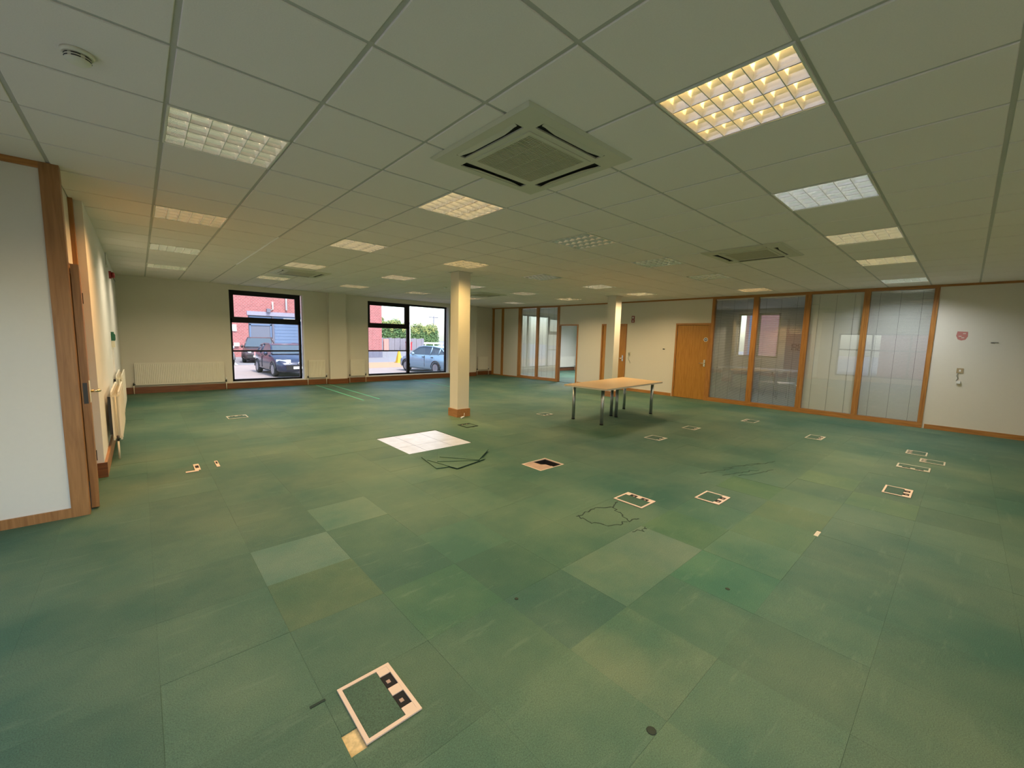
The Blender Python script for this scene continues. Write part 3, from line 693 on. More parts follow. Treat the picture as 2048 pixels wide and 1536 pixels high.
for n, ij in enumerate(FIX + OUT):
    col, k = LIT.get(ij, (WARM, .4 if ij in OUT else 0))
    if k:
        lo = bpy.data.objects.new('lamp', lamp_data(col, k)); COL.objects.link(lo); lo.location = (GX + (ij[0] + .5) * GP, GY + (ij[1] + .5) * GP, H - .006)

for ij, lab in zip(OUT, ('fitting overhead, just out of view beside the smoke detector',)):
    t = copy_tree(first); t.location = (GX + (ij[0] + .5) * GP, GY + (ij[1] + .5) * GP, H); t.rotation_euler = (0, 0, 0); tag(t, lab, 'ceiling light', 'louvred ceiling lights')
    for c in t.children:
        if c.name.startswith('tube'): c.color = (*WARM, .4)
# extra fittings added only to brighten the far office and the meeting room
for x, y, col, k, lab in ((13.6, 10.9, COOL, 4.5, 'added cool fitting that brightens the far office'), (13.2, 2.4, COOL, .8, 'added cool fitting that brightens the meeting room')):
    t = copy_tree(first); t.location = (x, y, H - .009); t.rotation_euler = (0, 0, 0); tag(t, lab, 'ceiling light', 'louvred ceiling lights')
    for c in t.children:
        if c.name.startswith('tube'): c.color = (*col, k)
    lo = bpy.data.objects.new('lamp', lamp_data(col, k)); COL.objects.link(lo); lo.location = (x, y, H - .016)

# ------------------------------------------------------------------ AIR UNITS in the ceiling
def make_cassette():
    t = empty('air_conditioner')
    s = MB(); c = [-.455, -.395, -.325, -.28, .28, .325, .395, .455]; zb, zt = -.016, -.007
    for i in range(7):
        for j in range(7):
            mx, my = (c[i] + c[i + 1]) / 2, (c[j] + c[j + 1]) / 2
            if abs(mx) < .28 and abs(my) < .28: continue
            if (abs(mx) < .28 and .325 < abs(my) < .395) or (abs(my) < .28 and .325 < abs(mx) < .395): continue
            s.box(c[i], c[i + 1], c[j], c[j + 1], zb, zt)
    r = [(-.475, -.475), (.475, -.475), (.475, .475), (-.475, .475)]; q = [(-.455, -.455), (.455, -.455), (.455, .455), (-.455, .455)]
    for k in range(4): j = (k + 1) % 4; s.quad([(*r[k], -.001), (*r[j], -.001), (*q[j], zb), (*q[k], zb)])
    s.build('panel', 'cassette_plastic', t)
    MB().box(-.45, .45, -.45, .45, -.006, -.001).build('back_plate', 'void_dark', t)
    for k in range(4):
        M = Matrix.Rotation(R(90 * k), 4, 'Z')
        s = MB(); U = [-.275, -.25, -.19, -.15, .15, .19, .25, .275]; V = [.372, .372, .360, .354, .354, .360, .372, .372]
        P = [[M @ Vector((u, .393, -.013)) for u in U], [M @ Vector((u, v, -.021)) for u, v in zip(U, V)]]
        for i in range(7):
            s.quad([P[0][i], P[0][i + 1], P[1][i + 1], P[1][i]]); s.quad([p + Vector((0, 0, .003)) for p in (P[1][i], P[1][i + 1], P[0][i + 1], P[0][i])])
        s.build('flap', 'cassette_plastic', t)
    s = MB(); a = .262
    s.box(-.28, .28, -.28, -.25, -.021, -.008); s.box(-.28, .28, .25, .28, -.021, -.008); s.box(-.28, -.25, -.25, .25, -.021, -.008); s.box(.25, .28, -.25, .25, -.021, -.008)
    s.build('grille_frame', 'cassette_plastic', t)
    s = MB(); n = 34
    for k in range(n): y = -.25 + .5 * (k + .5) / n; s.box(-.25, .25, y - .0045, y + .0045, -.0205, -.012)
    for x in (-.125, 0, .125): s.box(x - .003, x + .003, -.25, .25, -.020, -.013)
    o = s.build('grille', 'cassette_grille', t); o['kind'] = 'stuff'
    MB().box(-.25, .25, -.25, .25, -.0095, -.0065).build('filter', 'cassette_filter', t)
    return t
c0 = None
for x, y, lab in ((1.985, 2.065, 'nearest four way air unit with dark outlet flaps'), (6.05, 2.03, 'air unit in the ceiling towards the glazed partition'), (2.45, 9.1, 'air unit in the ceiling near the single window'), (7.15, 9.15, 'farthest air unit, seen edge on beside the lone column')):
    if c0 is None: c0 = make_cassette(); t = c0
    else: t = copy_tree(c0)
    t.location = (x, y, H); tag(t, lab, 'air conditioner', 'ceiling air units')

# small ceiling devices
t = empty('smoke_detector', (-.13, 2.72, H)); tag(t, 'round cream smoke detector on the ceiling at the upper left', 'smoke detector')
MB().lathe([(.055, 0), (.055, -.010), (.050, -.016)], seg=28).build('base', 'smoke_white', t)
MB().lathe([(.040, -.016), (.040, -.021), (.043, -.021), (.043, -.026), (.040, -.026), (.040, -.031), (.043, -.031), (.042, -.037), (.030, -.045), (.008, -.047)], seg=28).build('head', 'smoke_white', t)
s = MB()
for k in range(6):
    a0 = 2 * math.pi * k / 6 + .1
    for zz in (-.0205, -.0305): s.tube([(.0425 * math.cos(a0 + q * .14), .0425 * math.sin(a0 + q * .14), zz) for q in range(6)], .0022, 6)
s.build('vent_slots', 'black_plastic', t)
t = empty('motion_sensor', (5.55, 8.6, H)); tag(t, 'small white sensor dome on the ceiling left of the lone column', 'sensor')
MB().lathe([(.05, 0), (.05, -.012), (.035, -.03), (.012, -.038)], seg=18).build('dome', 'white_paint', t)
MB().lathe([(.056, 0), (.056, -.006)], seg=18).build('base', 'cream_plastic', t)
t = empty('alarm_sounder', (7.35, 10.6, H)); tag(t, 'small grey sounder on the ceiling near the double window', 'alarm')
MB().lathe([(.055, 0), (.055, -.03), (.045, -.055), (.02, -.06)], seg=18).build('body', 'grey_mark', t)
MB().lathe([(.06, 0), (.06, -.012)], seg=18).build('base', 'white_paint', t)

# ------------------------------------------------------------------ RADIATORS
def radiator(loc, rot, length, z0, z1, double, label):
    """local x along the wall, local -y out of the wall"""
    t = empty('radiator', loc, rot); tag(t, label, 'radiator', 'white panel radiators')
    ys = [(-.045, -.030), (-.105, -.090)] if double else [(-.055, -.040)]
    for yb, yf in ys:
        s = MB(); n = max(4, int(length / .033)); s.box(0, length, yb + .004, yf, z0, z1)
        s.box(0, length, yb - .001, yb + .004, z1 - .03, z1); s.box(0, length, yb - .001, yb + .004, z0, z0 + .03); s.box(0, .02, yb - .001, yb + .004, z0 + .03, z1 - .03); s.box(length - .02, length, yb - .001, yb + .004, z0 + .03, z1 - .03)
        for k in range(n):
            x = .02 + (length - .04) * (k + .5) / n; w = (length - .04) / n * .33
            s.prism([(x - w, yb + .004), (x + w, yb + .004), (x + w * .6, yb - .005), (x - w * .6, yb - .005)][::-1], z0 + .035, z1 - .035)
        s.build('panel', 'radiator_white', t)
    if double:
        s = MB()
        for k in range(int(length / .03)): x = .015 + k * .03; s.box(x, x + .0015, -.09, -.045, z0 + .04, z1 - .04)
        s.build('fins', 'cream_plastic', t)
        s = MB(); s.box(-.004, 0, -.106, -.030, z0 + .02, z0 + .045); s.box(-.004, 0, -.106, -.030, z1 - .055, z1 - .03); s.tube([(-.003, -.068, z0 + .03), (-.003, -.068, z1 - .04)], .004, 8); s.build('end_bracket', 'cream_plastic', t)
    s = MB(); s.box(.05, .08, -.045, -.002, z0 + .06, z1 - .06); s.box(length - .08, length - .05, -.045, -.002, z0 + .06, z1 - .06); s.build('bracket', 'dark_metal', t)
    ym = -.068 if double else -.048
    for x, nm in ((-.03, 'valve'), (length + .03, 'thermostat_valve')):
        s = MB(); s.tube([(x, ym, z0 - .005), (x, ym, z0 + .055)], .013, 10); s.tube([(x, ym, z0 + .022), (0 if x < 0 else length, ym, z0 + .022)], .010, 8)
        v = s.build('valve', 'dark_metal', t)
        if x > 0: MB().lathe([(.019, 0), (.019, .05), (.014, .06)], (x, ym, z0 + .055), 14).build('valve_head', 'white_paint', v)
        MB().tube([(x, ym, 0.0), (x, ym, z0)], .009, 8).build('pipe', 'cream_plastic', t)
    return t
radiator((-.12, YW, 0), 0, 1.71, .20, .72, False, 'long white panel radiator to the left of the single window')
radiator((3.62, YW, 0), 0, .46, .21, .72, False, 'short white radiator between single window and pilaster')
radiator((4.83, YW, 0), 0, .45, .21, .72, False, 'short white radiator between pilaster and double window')
radiator((10.02, YW2, 0), 0, .52, .21, .74, False, 'short white radiator in the far right corner by the end panels')
radiator((XL + .02, 6.5, 0), R(90), 1.25, .22, .78, True, 'double white radiator seen end on just beyond the left door')
radiator((XL - .0, 8.75, 0), R(90), 1.3, .22, .78, True, 'second white radiator on the left wall below the green call point')
radiator((14.75, YW2 - .02, 0), 0, 1.3, .18, .70, False, 'white radiator in the far office seen through the doorway')

# ------------------------------------------------------------------ WALL ITEMS
t = empty('call_point', (XL, 9.2, 1.36)); tag(t, 'green emergency call point high on the left wall above radiator', 'call point')
bx(0, .045, -.05, .05, -.055, .055).build('box', 'green_plastic', t); bx(.045, .05, -.035, .035, -.04, .04).build('cover', 'green_plastic', t); bx(.0, .035, -.018, .018, .055, .085).build('cap', 'green_plastic', t)
bx(0, .04, -.04, .04, -.16, -.06).build('lower_box', 'cream_plastic', t); bx(0, .02, -.02, .02, -.55, -.16).build('cable_cover', 'white_paint', t)
t = empty('fire_sounder', (XL, 10.2, 2.43)); tag(t, 'red fire alarm sounder near the ceiling on the left wall', 'alarm')
bx(0, .03, -.06, .06, -.06, .06).build('base', 'red_plastic', t); MB().lathe([(.05, .03), (.05, .06), (.035, .075)], (0, 0, 0), 18, axis='x').build('horn', 'red_plastic', t)
s = MB(); s.tube([(.008, .06, .03), (.008, .4, .05), (.008, 1.2, .07), (.008, 2.6, .10)], .005, 6); s.build('cable', 'dark_metal', t)
t = empty('alarm_conduit', (XL, 9.3, 2.58)); tag(t, 'short white conduit rising to the ceiling above the red sounder', 'conduit')
MB().tube([(.012, 0, -.08), (.012, 0, .11)], .010, 8).build('pipe', 'white_paint', t); bx(0, .03, -.02, .02, -.12, -.08).build('junction_box', 'white_paint', t)
def rw(name, y, z, label, cat):
    t = empty(name, (XR, y, z)); tag(t, label, cat); return t
# extinguisher sign: two red squares one above the other
t = rw('fire_sign', 6.83, 2.165, 'red extinguisher identification sign high right of the column', 'sign')
bx(-.004, 0, -.05, .05, .005, .10).build('upper_panel', 'sign_red', t); bx(-.004, 0, -.05, .05, -.10, -.002).build('lower_panel', 'sign_red', t)
s = MB(); s.box(-.0055, -.004, -.012, .012, .018, .070); s.box(-.0055, -.004, -.026, -.016, .045, .085); s.box(-.0055, -.004, .014, .03, .03, .08); s.build('pictogram', 'sign_white', t)
s = MB(); s.prism([(-.0, 0)] * 3, 0, 0) if False else None
s = MB(); s.box(-.0055, -.004, -.016, .016, -.085, -.035); s.box(-.0055, -.004, -.006, .010, -.035, -.018); s.build('pictogram', 'sign_white', t)
t = rw('socket_plate', 6.90, 1.12, 'small brass switch plate with a loose wire right of the column door', 'switch')
bx(-.008, 0, -.035, .035, -.055, .055).build('plate', 'brass', t); bx(-.012, -.008, -.010, .010, -.022, .012).build('rocker', 'black_plastic', t)
MB().tube([(-.006, .0, -.05), (-.012, .02, -.12), (-.008, -.0, -.18), (-.014, -.04, -.22), (-.006, -.055, -.28)], .004, 6).build('wire', 'grey_mark', t)
t = rw('wall_hook', 5.79, 1.31, 'small metal hook alone on the wall left of the oak door', 'hook')
bx(-.008, 0, -.03, .03, -.012, .012).build('plate', 'dark_metal', t); MB().tube([(-.006, 0, 0), (-.04, 0, -.005), (-.045, 0, .02)], .006, 8).build('peg', 'dark_metal', t)
t = rw('switch_plate', .06, 1.13, 'light switch with dangling wires on the right end wall', 'switch')
bx(-.009, 0, -.042, .042, -.045, .045).build('plate', 'brass', t); bx(-.013, -.009, -.012, .012, -.018, .018).build('rocker', 'white_paint', t)
MB().tube([(-.008, .02, -.04), (-.02, .03, -.10), (-.01, .01, -.14), (-.02, .03, -.19)], .005, 6).build('wire', 'grey_mark', t); bx(-.03, -.004, -.025, .025, -.235, -.185).build('connector', 'white_paint', t)
t = rw('sticker_residue', .10, 1.77, 'faded red sticker residue on the right end wall', 'sticker')
s = MB(); rr = random.Random(4)
s.prism([(-.07, .06), (.06, .07), (.07, -.01), (.045, -.075), (0, -.095), (-.05, -.08), (-.075, -.02)][::-1], 0, .0012)
for i, v in enumerate(s.v): s.v[i] = (-v[2], v[0], v[1])
s.build('patch', 'red_residue', t)
for y, z in ((-.03, .03), (.02, -.02), (-.015, -.045)): bx(-.0022, -.0010, y - .018, y + .018, z - .006, z + .006).build('scrap', 'vinyl_panel', t)
t = rw('wall_bracket', -.30, 1.645, 'small dark screw bracket beside the red residue', 'bracket')
bx(-.006, 0, -.045, .045, -.008, .008).build('plate', 'grey_mark', t); MB().tube([(-.005, .02, 0), (-.02, .02, 0)], .005, 8).build('screw', 'dark_metal', t)

# ------------------------------------------------------------------ FLOOR BOXES
def floor_box(x0, x1, y0, y1, side, label, mat='box_plastic'):
    """flush service outlet: plastic frame, carpeted lid and two cable outlets on one side (+x,-x,+y,-y)"""
    t = empty('floor_box', ((x0 + x1) / 2, (y0 + y1) / 2, .0025)); tag(t, label, 'floor box', 'floor service boxes')
    a, b2 = (x1 - x0) / 2, (y1 - y0) / 2; f = .016; o = .048
    ins = {'+x': (0, o, 0, 0), '-x': (o, 0, 0, 0), '+y': (0, 0, 0, o), '-y': (0, 0, o, 0)}[side]
    s = MB(); zt = .006
    s.box(-a, a, -b2, -b2 + f, 0, zt); s.box(-a, a, b2 - f, b2, 0, zt); s.box(-a, -a + f, -b2 + f, b2 - f, 0, zt); s.box(a - f, a, -b2 + f, b2 - f, 0, zt)
    s.build('frame', mat, t)
    X0, X1, Y0, Y1 = -a + f + ins[0], a - f - ins[1], -b2 + f + ins[2], b2 - f - ins[3]
    ld = bx(X0 + .002, X1 - .002, Y0 + .002, Y1 - .002, 0, .004).build('lid', 'carpet', t); ld.color = (.72, .8, .8, 1)
    # outlet strip with two openings
    if side[1] == 'x':
        u0, u1 = (X1, a - f) if side == '+x' else (-a + f, X0)
        q = [Y0, Y0 + (Y1 - Y0) * .14, Y0 + (Y1 - Y0) * .42, Y0 + (Y1 - Y0) * .58, Y0 + (Y1 - Y0) * .86, Y1]
        R4 = [(u0, u1, q[k], q[k + 1]) for k in range(5)]
    else:
        u0, u1 = (Y1, b2 - f) if side == '+y' else (-b2 + f, Y0)
        q = [X0, X0 + (X1 - X0) * .14, X0 + (X1 - X0) * .42, X0 + (X1 - X0) * .58, X0 + (X1 - X0) * .86, X1]
        R4 = [(q[k], q[k + 1], u0, u1) for k in range(5)]
    for k in (0, 2, 4): bx(*R4[k], 0, .005).build('outlet_bridge', mat, t)
    for k in (1, 3):
        r = R4[k]; cc = bx(*r, 0, .0012).build('cable_opening', 'void_dark', t)
        cx, cy = (r[0] + r[1]) / 2, (r[2] + r[3]) / 2
        bx(cx - .012, cx + .004, cy - .012, cy + .006, .0012, .003).build('socket', 'brown_sub', cc)
    return t
floor_box(.54, .77, 1.34, 1.65, '+x', 'nearest beige floor box with two dark cable openings')
floor_box(3.30, 3.55, 1.84, 2.14, '+x', 'floor box beside the cracked patch of carpet')
floor_box(3.95, 4.23, 1.42, 1.65, '-y', 'floor box right of the cracked one, openings on its near side')
floor_box(5.70, 6.03, .24, .46, '-y', 'floor box far right in front of the group of three', 'box_plastic')
floor_box(7.10, 7.34, .165, .47, '-x', 'long narrow floor box, front of the group of three', 'box_plastic_grey')
floor_box(7.68, 7.92, .05, .29, '+y', 'floor box in the middle of the group of three', 'box_plastic_grey')
floor_box(8.13, 8.42, .24, .46, '+y', 'rearmost floor box in the group of three', 'box_plastic_grey')
floor_box(8.05, 8.40, 1.44, 1.66, '-y', 'floor box in front of the pane with half open blinds', 'box_plastic_grey')
floor_box(8.70, 9.03, 2.62, 2.86, '+y', 'floor box nearest to the closed blind pane', 'box_plastic_grey')
floor_box(5.83, 6.09, 3.03, 3.29, '-y', 'floor box in front of the table', 'box_plastic_grey')
floor_box(7.06, 7.33, 3.04, 3.27, '-y', 'floor box to the right in front of the table', 'box_plastic_grey')
floor_box(5.85, 6.12, 5.47, 5.70, '-y', 'floor box to the left behind the table', 'box_plastic_grey')
floor_box(1.06, 1.36, 8.38, 8.66, '+y', 'worn floor box in front of the single window', 'box_plastic_grey')
floor_box(3.98, 4.22, 5.48, 5.75, '+y', 'carpet covered floor box before the lone column', 'carpet_edge')
# carpeted lid lifted at the left: only the beige end strips show
t = empty('floor_outlet', (.40, 5.55, .0025)); tag(t, 'beige L shaped outlet strip in the carpet near the left door', 'floor box')
bx(-.11, .0, -.14, -.10, 0, .005).build('strip', 'box_plastic', t); bx(-.03, .02, -.10, .15, 0, .006).build('outlet', 'box_plastic', t); bx(-.02, .012, -.02, .08, .006, .0075).build('cable_opening', 'void_dark', t)
t = empty('floor_outlet', (.58, 5.59, .0025)); tag(t, 'narrow beige outlet strip right of the L shaped one', 'floor box')
bx(-.015, .015, -.13, .13, 0, .005).build('strip', 'box_plastic', t); bx(-.008, .008, .0, .09, .005, .0065).build('cable_opening', 'void_dark', t)
# the uncovered service box with a cavity
t = empty('service_box', (3.55, 3.315, 0)); tag(t, 'open floor service box with a brown board over half its cavity', 'floor box')
s = MB(); a, b2 = .205, .16
s.box(-a, a, -b2, -b2 + .012, -.01, .002); s.box(-a, a, b2 - .012, b2, -.01, .002); s.box(a - .012, a, -b2 + .012, b2 - .012, -.01, .002); s.box(-a, -a + .012, -b2 + .012, b2 - .012, -.01, .002)
s.build('frame', 'box_plastic', t)
s = MB(); x0, x1, y0, y1 = HX0 - 3.55, HX1 - 3.55, HY0 - 3.315, HY1 - 3.315
s.box(x0 + .002, x1 - .002, y0 + .002, y1 - .002, -.12, -.115); s.box(x0 + .002, x0 + .006, y0 + .002, y1 - .002, -.115, -.012); s.box(x1 - .006, x1 - .002, y0 + .002, y1 - .002, -.115, -.012); s.box(x0 + .006, x1 - .006, y1 - .006, y1 - .002, -.115, -.012); s.box(x0 + .006, x1 - .006, y0 + .002, y0 + .006, -.115, -.012)
s.build('cavity', 'dark_metal', t)
s = MB(); s.prism([(-.19, -.146), (.03, -.146), (.03, -.02), (-.02, .02), (-.03, .146), (-.19, .146)], -.009, -.003); s.build('cover_board', 'brown_sub', t)
bx(.10, .15, -.05, .0, -.115, -.05).build('conduit_end', 'pale_strip', t)

# ------------------------------------------------------------------ LIFTED CARPET TILES in a fanned stack
tl = (('lowest lifted carpet tile, corner showing on the left of the stack', 2.73, 4.21, -10), ('second lifted carpet tile from the bottom of the fanned stack', 2.81, 4.147, 12), ('third lifted carpet tile, its long edge facing the camera', 2.91, 4.275, 58), ('topmost lifted carpet tile of the fanned stack', 3.03, 4.278, 37.6))
for k, (lab, x, y, a) in enumerate(tl):
    t = empty('loose_carpet_tile', (x, y - .075, .0035 + k * .0066), R(a)); tag(t, lab, 'carpet tile', 'lifted carpet tiles')
    o = MB().box(-.25, .25, -.25, .25, .0025, .0064).build('pile', 'carpet', t); o.color = (.95, 1.0, .95, 1)
    MB().box(-.251, .251, -.251, .251, 0, .0025).build('backing', 'carpet_edge', t)
t = empty('power_adaptor', (4.40, 6.20, 0.0025)); tag(t, 'small white plug adaptor lying at the foot of the lone column', 'plug')
s = MB(); s.tube([(-.04, -.02, .016), (.045, .02, .016)], .016, 12); s.build('body', 'white_paint', t)
MB().tube([(.04, .02, .016), (.07, .05, .012), (.085, .06, .05), (.09, .065, .075)], .005, 8).build('lead', 'white_paint', t)

# ------------------------------------------------------------------ TABLE
t = empty('meeting_table', (7.0, 4.65, 0)); tag(t, 'beech topped meeting table on round grey steel legs', 'table')
TZ = .685
s = MB(); cs = [(5.80, 4.95), (5.86, 4.06), (8.06, 4.20), (8.22, 5.26)]; cs = [(x - 7.0, y - 4.65) for x, y in cs]
s.prism(cs[::1], TZ - .004, TZ); s.build('table_top', 'table_beech', t)
s = MB(); s.prism(cs, TZ - .03, TZ - .004); s.build('edge_band', 'table_edge', t)
for x, y in ((6.09, 4.94), (6.08, 4.28), (6.99, 4.70), (6.97, 4.57), (7.90, 4.34), (7.95, 5.02)):
    x -= 7.0; y -= 4.65
    l = MB().tube([(x, y, .022), (x, y, TZ - .031)], .030, 18).build('leg', 'steel_tube', t)
    MB().lathe([(.033, 0), (.033, .018), (.030, .024)], (x, y, .0022), 18).build('foot', 'black_plastic', l)
    MB().lathe([(.045, TZ - .034), (.045, TZ - .030)], (x, y, 0), 18).build('flange', 'dark_metal', l)
bx(-1.0, .9, -.02, .02, TZ - .056, TZ - .0305).build('under_rail', 'dark_metal', t)

# meeting room furniture
t = empty('side_table', (14.0, 4.35, 0)); tag(t, 'white topped table seen through the blinds in the meeting room', 'table')
bx(-.45, .45, -1.1, .9, .75, .785).build('table_top', 'white_laminate', t)
for x in (-.4, .4):
    for y in (-1.0, .8): MB().tube([(x, y, 0), (x, y, .75)], .02, 10).build('leg', 'steel_tube', t)
t = empty('meeting_chair', (13.3, 3.28, 0), R(200)); tag(t, 'metal framed chair with white seat behind the second pane', 'chair')
s = MB(); s.prism([(-.22, -.22), (.22, -.22), (.22, .2), (-.22, .2)], .44, .475); s.build('seat', 'white_laminate', t)
for sx in (-.21, .21):
    MB().tube([(sx, -.24, 0), (sx, -.2, .44)], .011, 8).build('leg', 'chrome', t)
    MB().tube([(sx, .27, 0), (sx, .19, .44)], .011, 8).build('leg', 'chrome', t)
s = MB(); s.tube([(-.21, .19, .44), (-.21, .25, .72), (-.16, .27, .80), (.16, .27, .80), (.21, .25, .72), (.21, .19, .44)], .011, 8); s.build('back_frame', 'chrome', t)
s = MB(); s.box(-.18, .18, .245, .258, .56, .78); s.build('backrest', 'dark_metal', t)
t = empty('flip_easel', (13.7, 3.75, 0)); tag(t, 'thin metal easel leaning beside the chair in the meeting room', 'easel')
for p, q in (((-.1, -.15, 0), (0, 0, .7)), ((-.1, .2, 0), (0, 0.02, .7)), ((.25, 0, 0), (0, .01, .7))): MB().tube([p, q], .01, 8).build('leg', 'chrome', t)
MB().box(-.02, .02, -.02, .04, .69, .72).build('hinge_block', 'black_plastic', t)
t = empty('wall_sockets', (15.4, 3.62, 1.45)); tag(t, 'cluster of four dark outlets on the meeting room wall', 'outlet')
for y in (-.08, .08):
    for z in (-.055, .055):
        o = bx(-.01, 0, y - .07, y + .07, z - .045, z + .045).build('outlet', 'black_plastic', t); bx(-.012, -.01, y - .045, y + .045, z - .025, z + .025).build('face', 'meeting_wall', o)

# ------------------------------------------------------------------ OUTSIDE
gr = empty('ground'); tag(gr, 'car park with pale brick paving by the building', 'ground', kind='structure')
bx(-90, 120, YW + .3, 29, GROUND - .2, GROUND).build('paving', 'paver', gr); bx(-90, 120, 29, 140, GROUND - .2, GROUND - .004).build('tarmac', 'asphalt', gr)
bx(9, 40, 24.0, 28.6, GROUND, GROUND + .006).build('tan_strip', 'tan_path', gr)
bx(-90, XA - .3, -60, YW + .3, GROUND - .2, GROUND - .002).build('side_yard', 'asphalt', gr); bx(16.7, 120, -60, YW + .3, GROUND - .2, GROUND - .002).build('side_yard', 'asphalt', gr)
for x in (3.2, 5.9, 8.6): MB().prism([(x + 1.0, 29.2), (x + 1.12, 29.2), (x + 1.6, 36), (x + 1.48, 36)], GROUND - .004, GROUND + .004).build('bay_line', 'white_line', gr)
# brick building opposite
bd = empty('brick_building'); tag(bd, 'red brick building with grey loading doors across the car park', 'building')
bx(-14, 6.42, 38, 40, GROUND, 7.5).build('wall', 'brick_front', bd); bx(6.42, 12, 38, 40, 2.78, 7.5).build('wall', 'brick_front', bd); bx(10.4, 12, 38, 40, GROUND, 2.78).build('wall', 'brick_front', bd)
bx(12, 16.02, 35, 36, .03, 7.5).build('wall', 'brick_front', bd); bx(12, 16.05, 34.96, 36.5, GROUND, .03).build('plinth', 'plinth', bd); bx(15.0, 16.0, 36, 60, GROUND, 7.5).build('wall', 'brick_side', bd); bx(12, 12.3, 36, 38, GROUND, 7.5).build('wall', 'brick_side', bd)
bx(6.35, 10.5, 37.96, 38.2, 2.78, 3.10).build('lintel', 'lintel', bd)
dd = bx(6.45, 8.10, 38.15, 38.3, GROUND, 2.78).build('personnel_door', 'door_grey', bd)
s = MB(); s.box(6.5, 8.05, 38.10, 38.15, 2.0, 2.1); s.box(6.5, 6.6, 38.10, 38.15, GROUND, 2.7); s.box(7.95, 8.05, 38.10, 38.15, GROUND, 2.7); s.box(6.6, 7.95, 38.10, 38.15, 2.6, 2.7); s.build('door_frame', 'door_blue', dd)
bx(6.7, 7.85, 38.13, 38.15, 2.2, 2.5).build('louvre', 'plinth', dd)
bx(8.08, 8.22, 38.05, 38.3, GROUND, 2.78).build('door_post', 'plinth', bd); bx(10.33, 10.42, 38.05, 38.3, GROUND, 2.78).build('door_post', 'plinth', bd)
rd = bx(8.2, 10.35, 38.12, 38.25, GROUND, 2.78).build('roller_door', 'door_blue', bd)
for k in range(12): bx(8.25, 10.3, 38.105, 38.12, GROUND + .1 + k * .26, GROUND + .1 + k * .26 + .20).build('roller_slat', 'door_blue', rd)
bx(8.9, 10.3, 37.9, 38.1, 2.45, 2.62).build('sign_board', 'sign_white', bd)
s = MB(); s.tube([(8.14, 37.9, 3.9), (8.14, 37.9, 3.35), (7.95, 37.85, 3.2)], .05, 8); s.build('wall_lamp', 'sign_white', bd)
bx(7.7, 7.95, 37.8, 38, 3.05, 3.35).build('lamp_box', 'plinth', bd)
MB().tube([(9.14, 37.9, 3.3), (9.14, 37.9, 7.4)], .07, 8).build('downpipe', 'sign_white', bd)
bx(5.35, 5.62, 37.93, 38, 1.5, 2.0).build('wall_notice', 'sign_white', bd); bx(5.4, 5.75, 37.85, 38, .35, .6).build('meter_box', 'sign_white', bd)
# brick neighbour on the bay side, seen only in reflections
nb = empty('neighbour_building'); tag(nb, 'brick neighbour beyond the bay window, left of the viewpoint', 'building')
bx(-19, -15, -14, 4, GROUND, 4.2).build('wall', 'brick_side', nb); bx(-15.0, -14.95, -6, -2, GROUND, 2.2).build('roller_door', 'door_blue', nb); bx(-19.2, -14.8, -14.2, 4.2, 4.2, 4.4).build('parapet', 'lintel', nb)
# side building behind the meeting room window
sb = empty('side_building'); tag(sb, 'brick building outside the meeting room window', 'building')
bx(26, 30, -6, 8.7, GROUND, 6.0).build('wall', 'brick_side', sb); bx(25.9, 30.2, -6.2, 8.9, 6.0, 6.2).build('parapet', 'lintel', sb); bx(25.92, 26, 8.2, 8.5, GROUND, 6).build('downpipe', 'door_blue', sb)

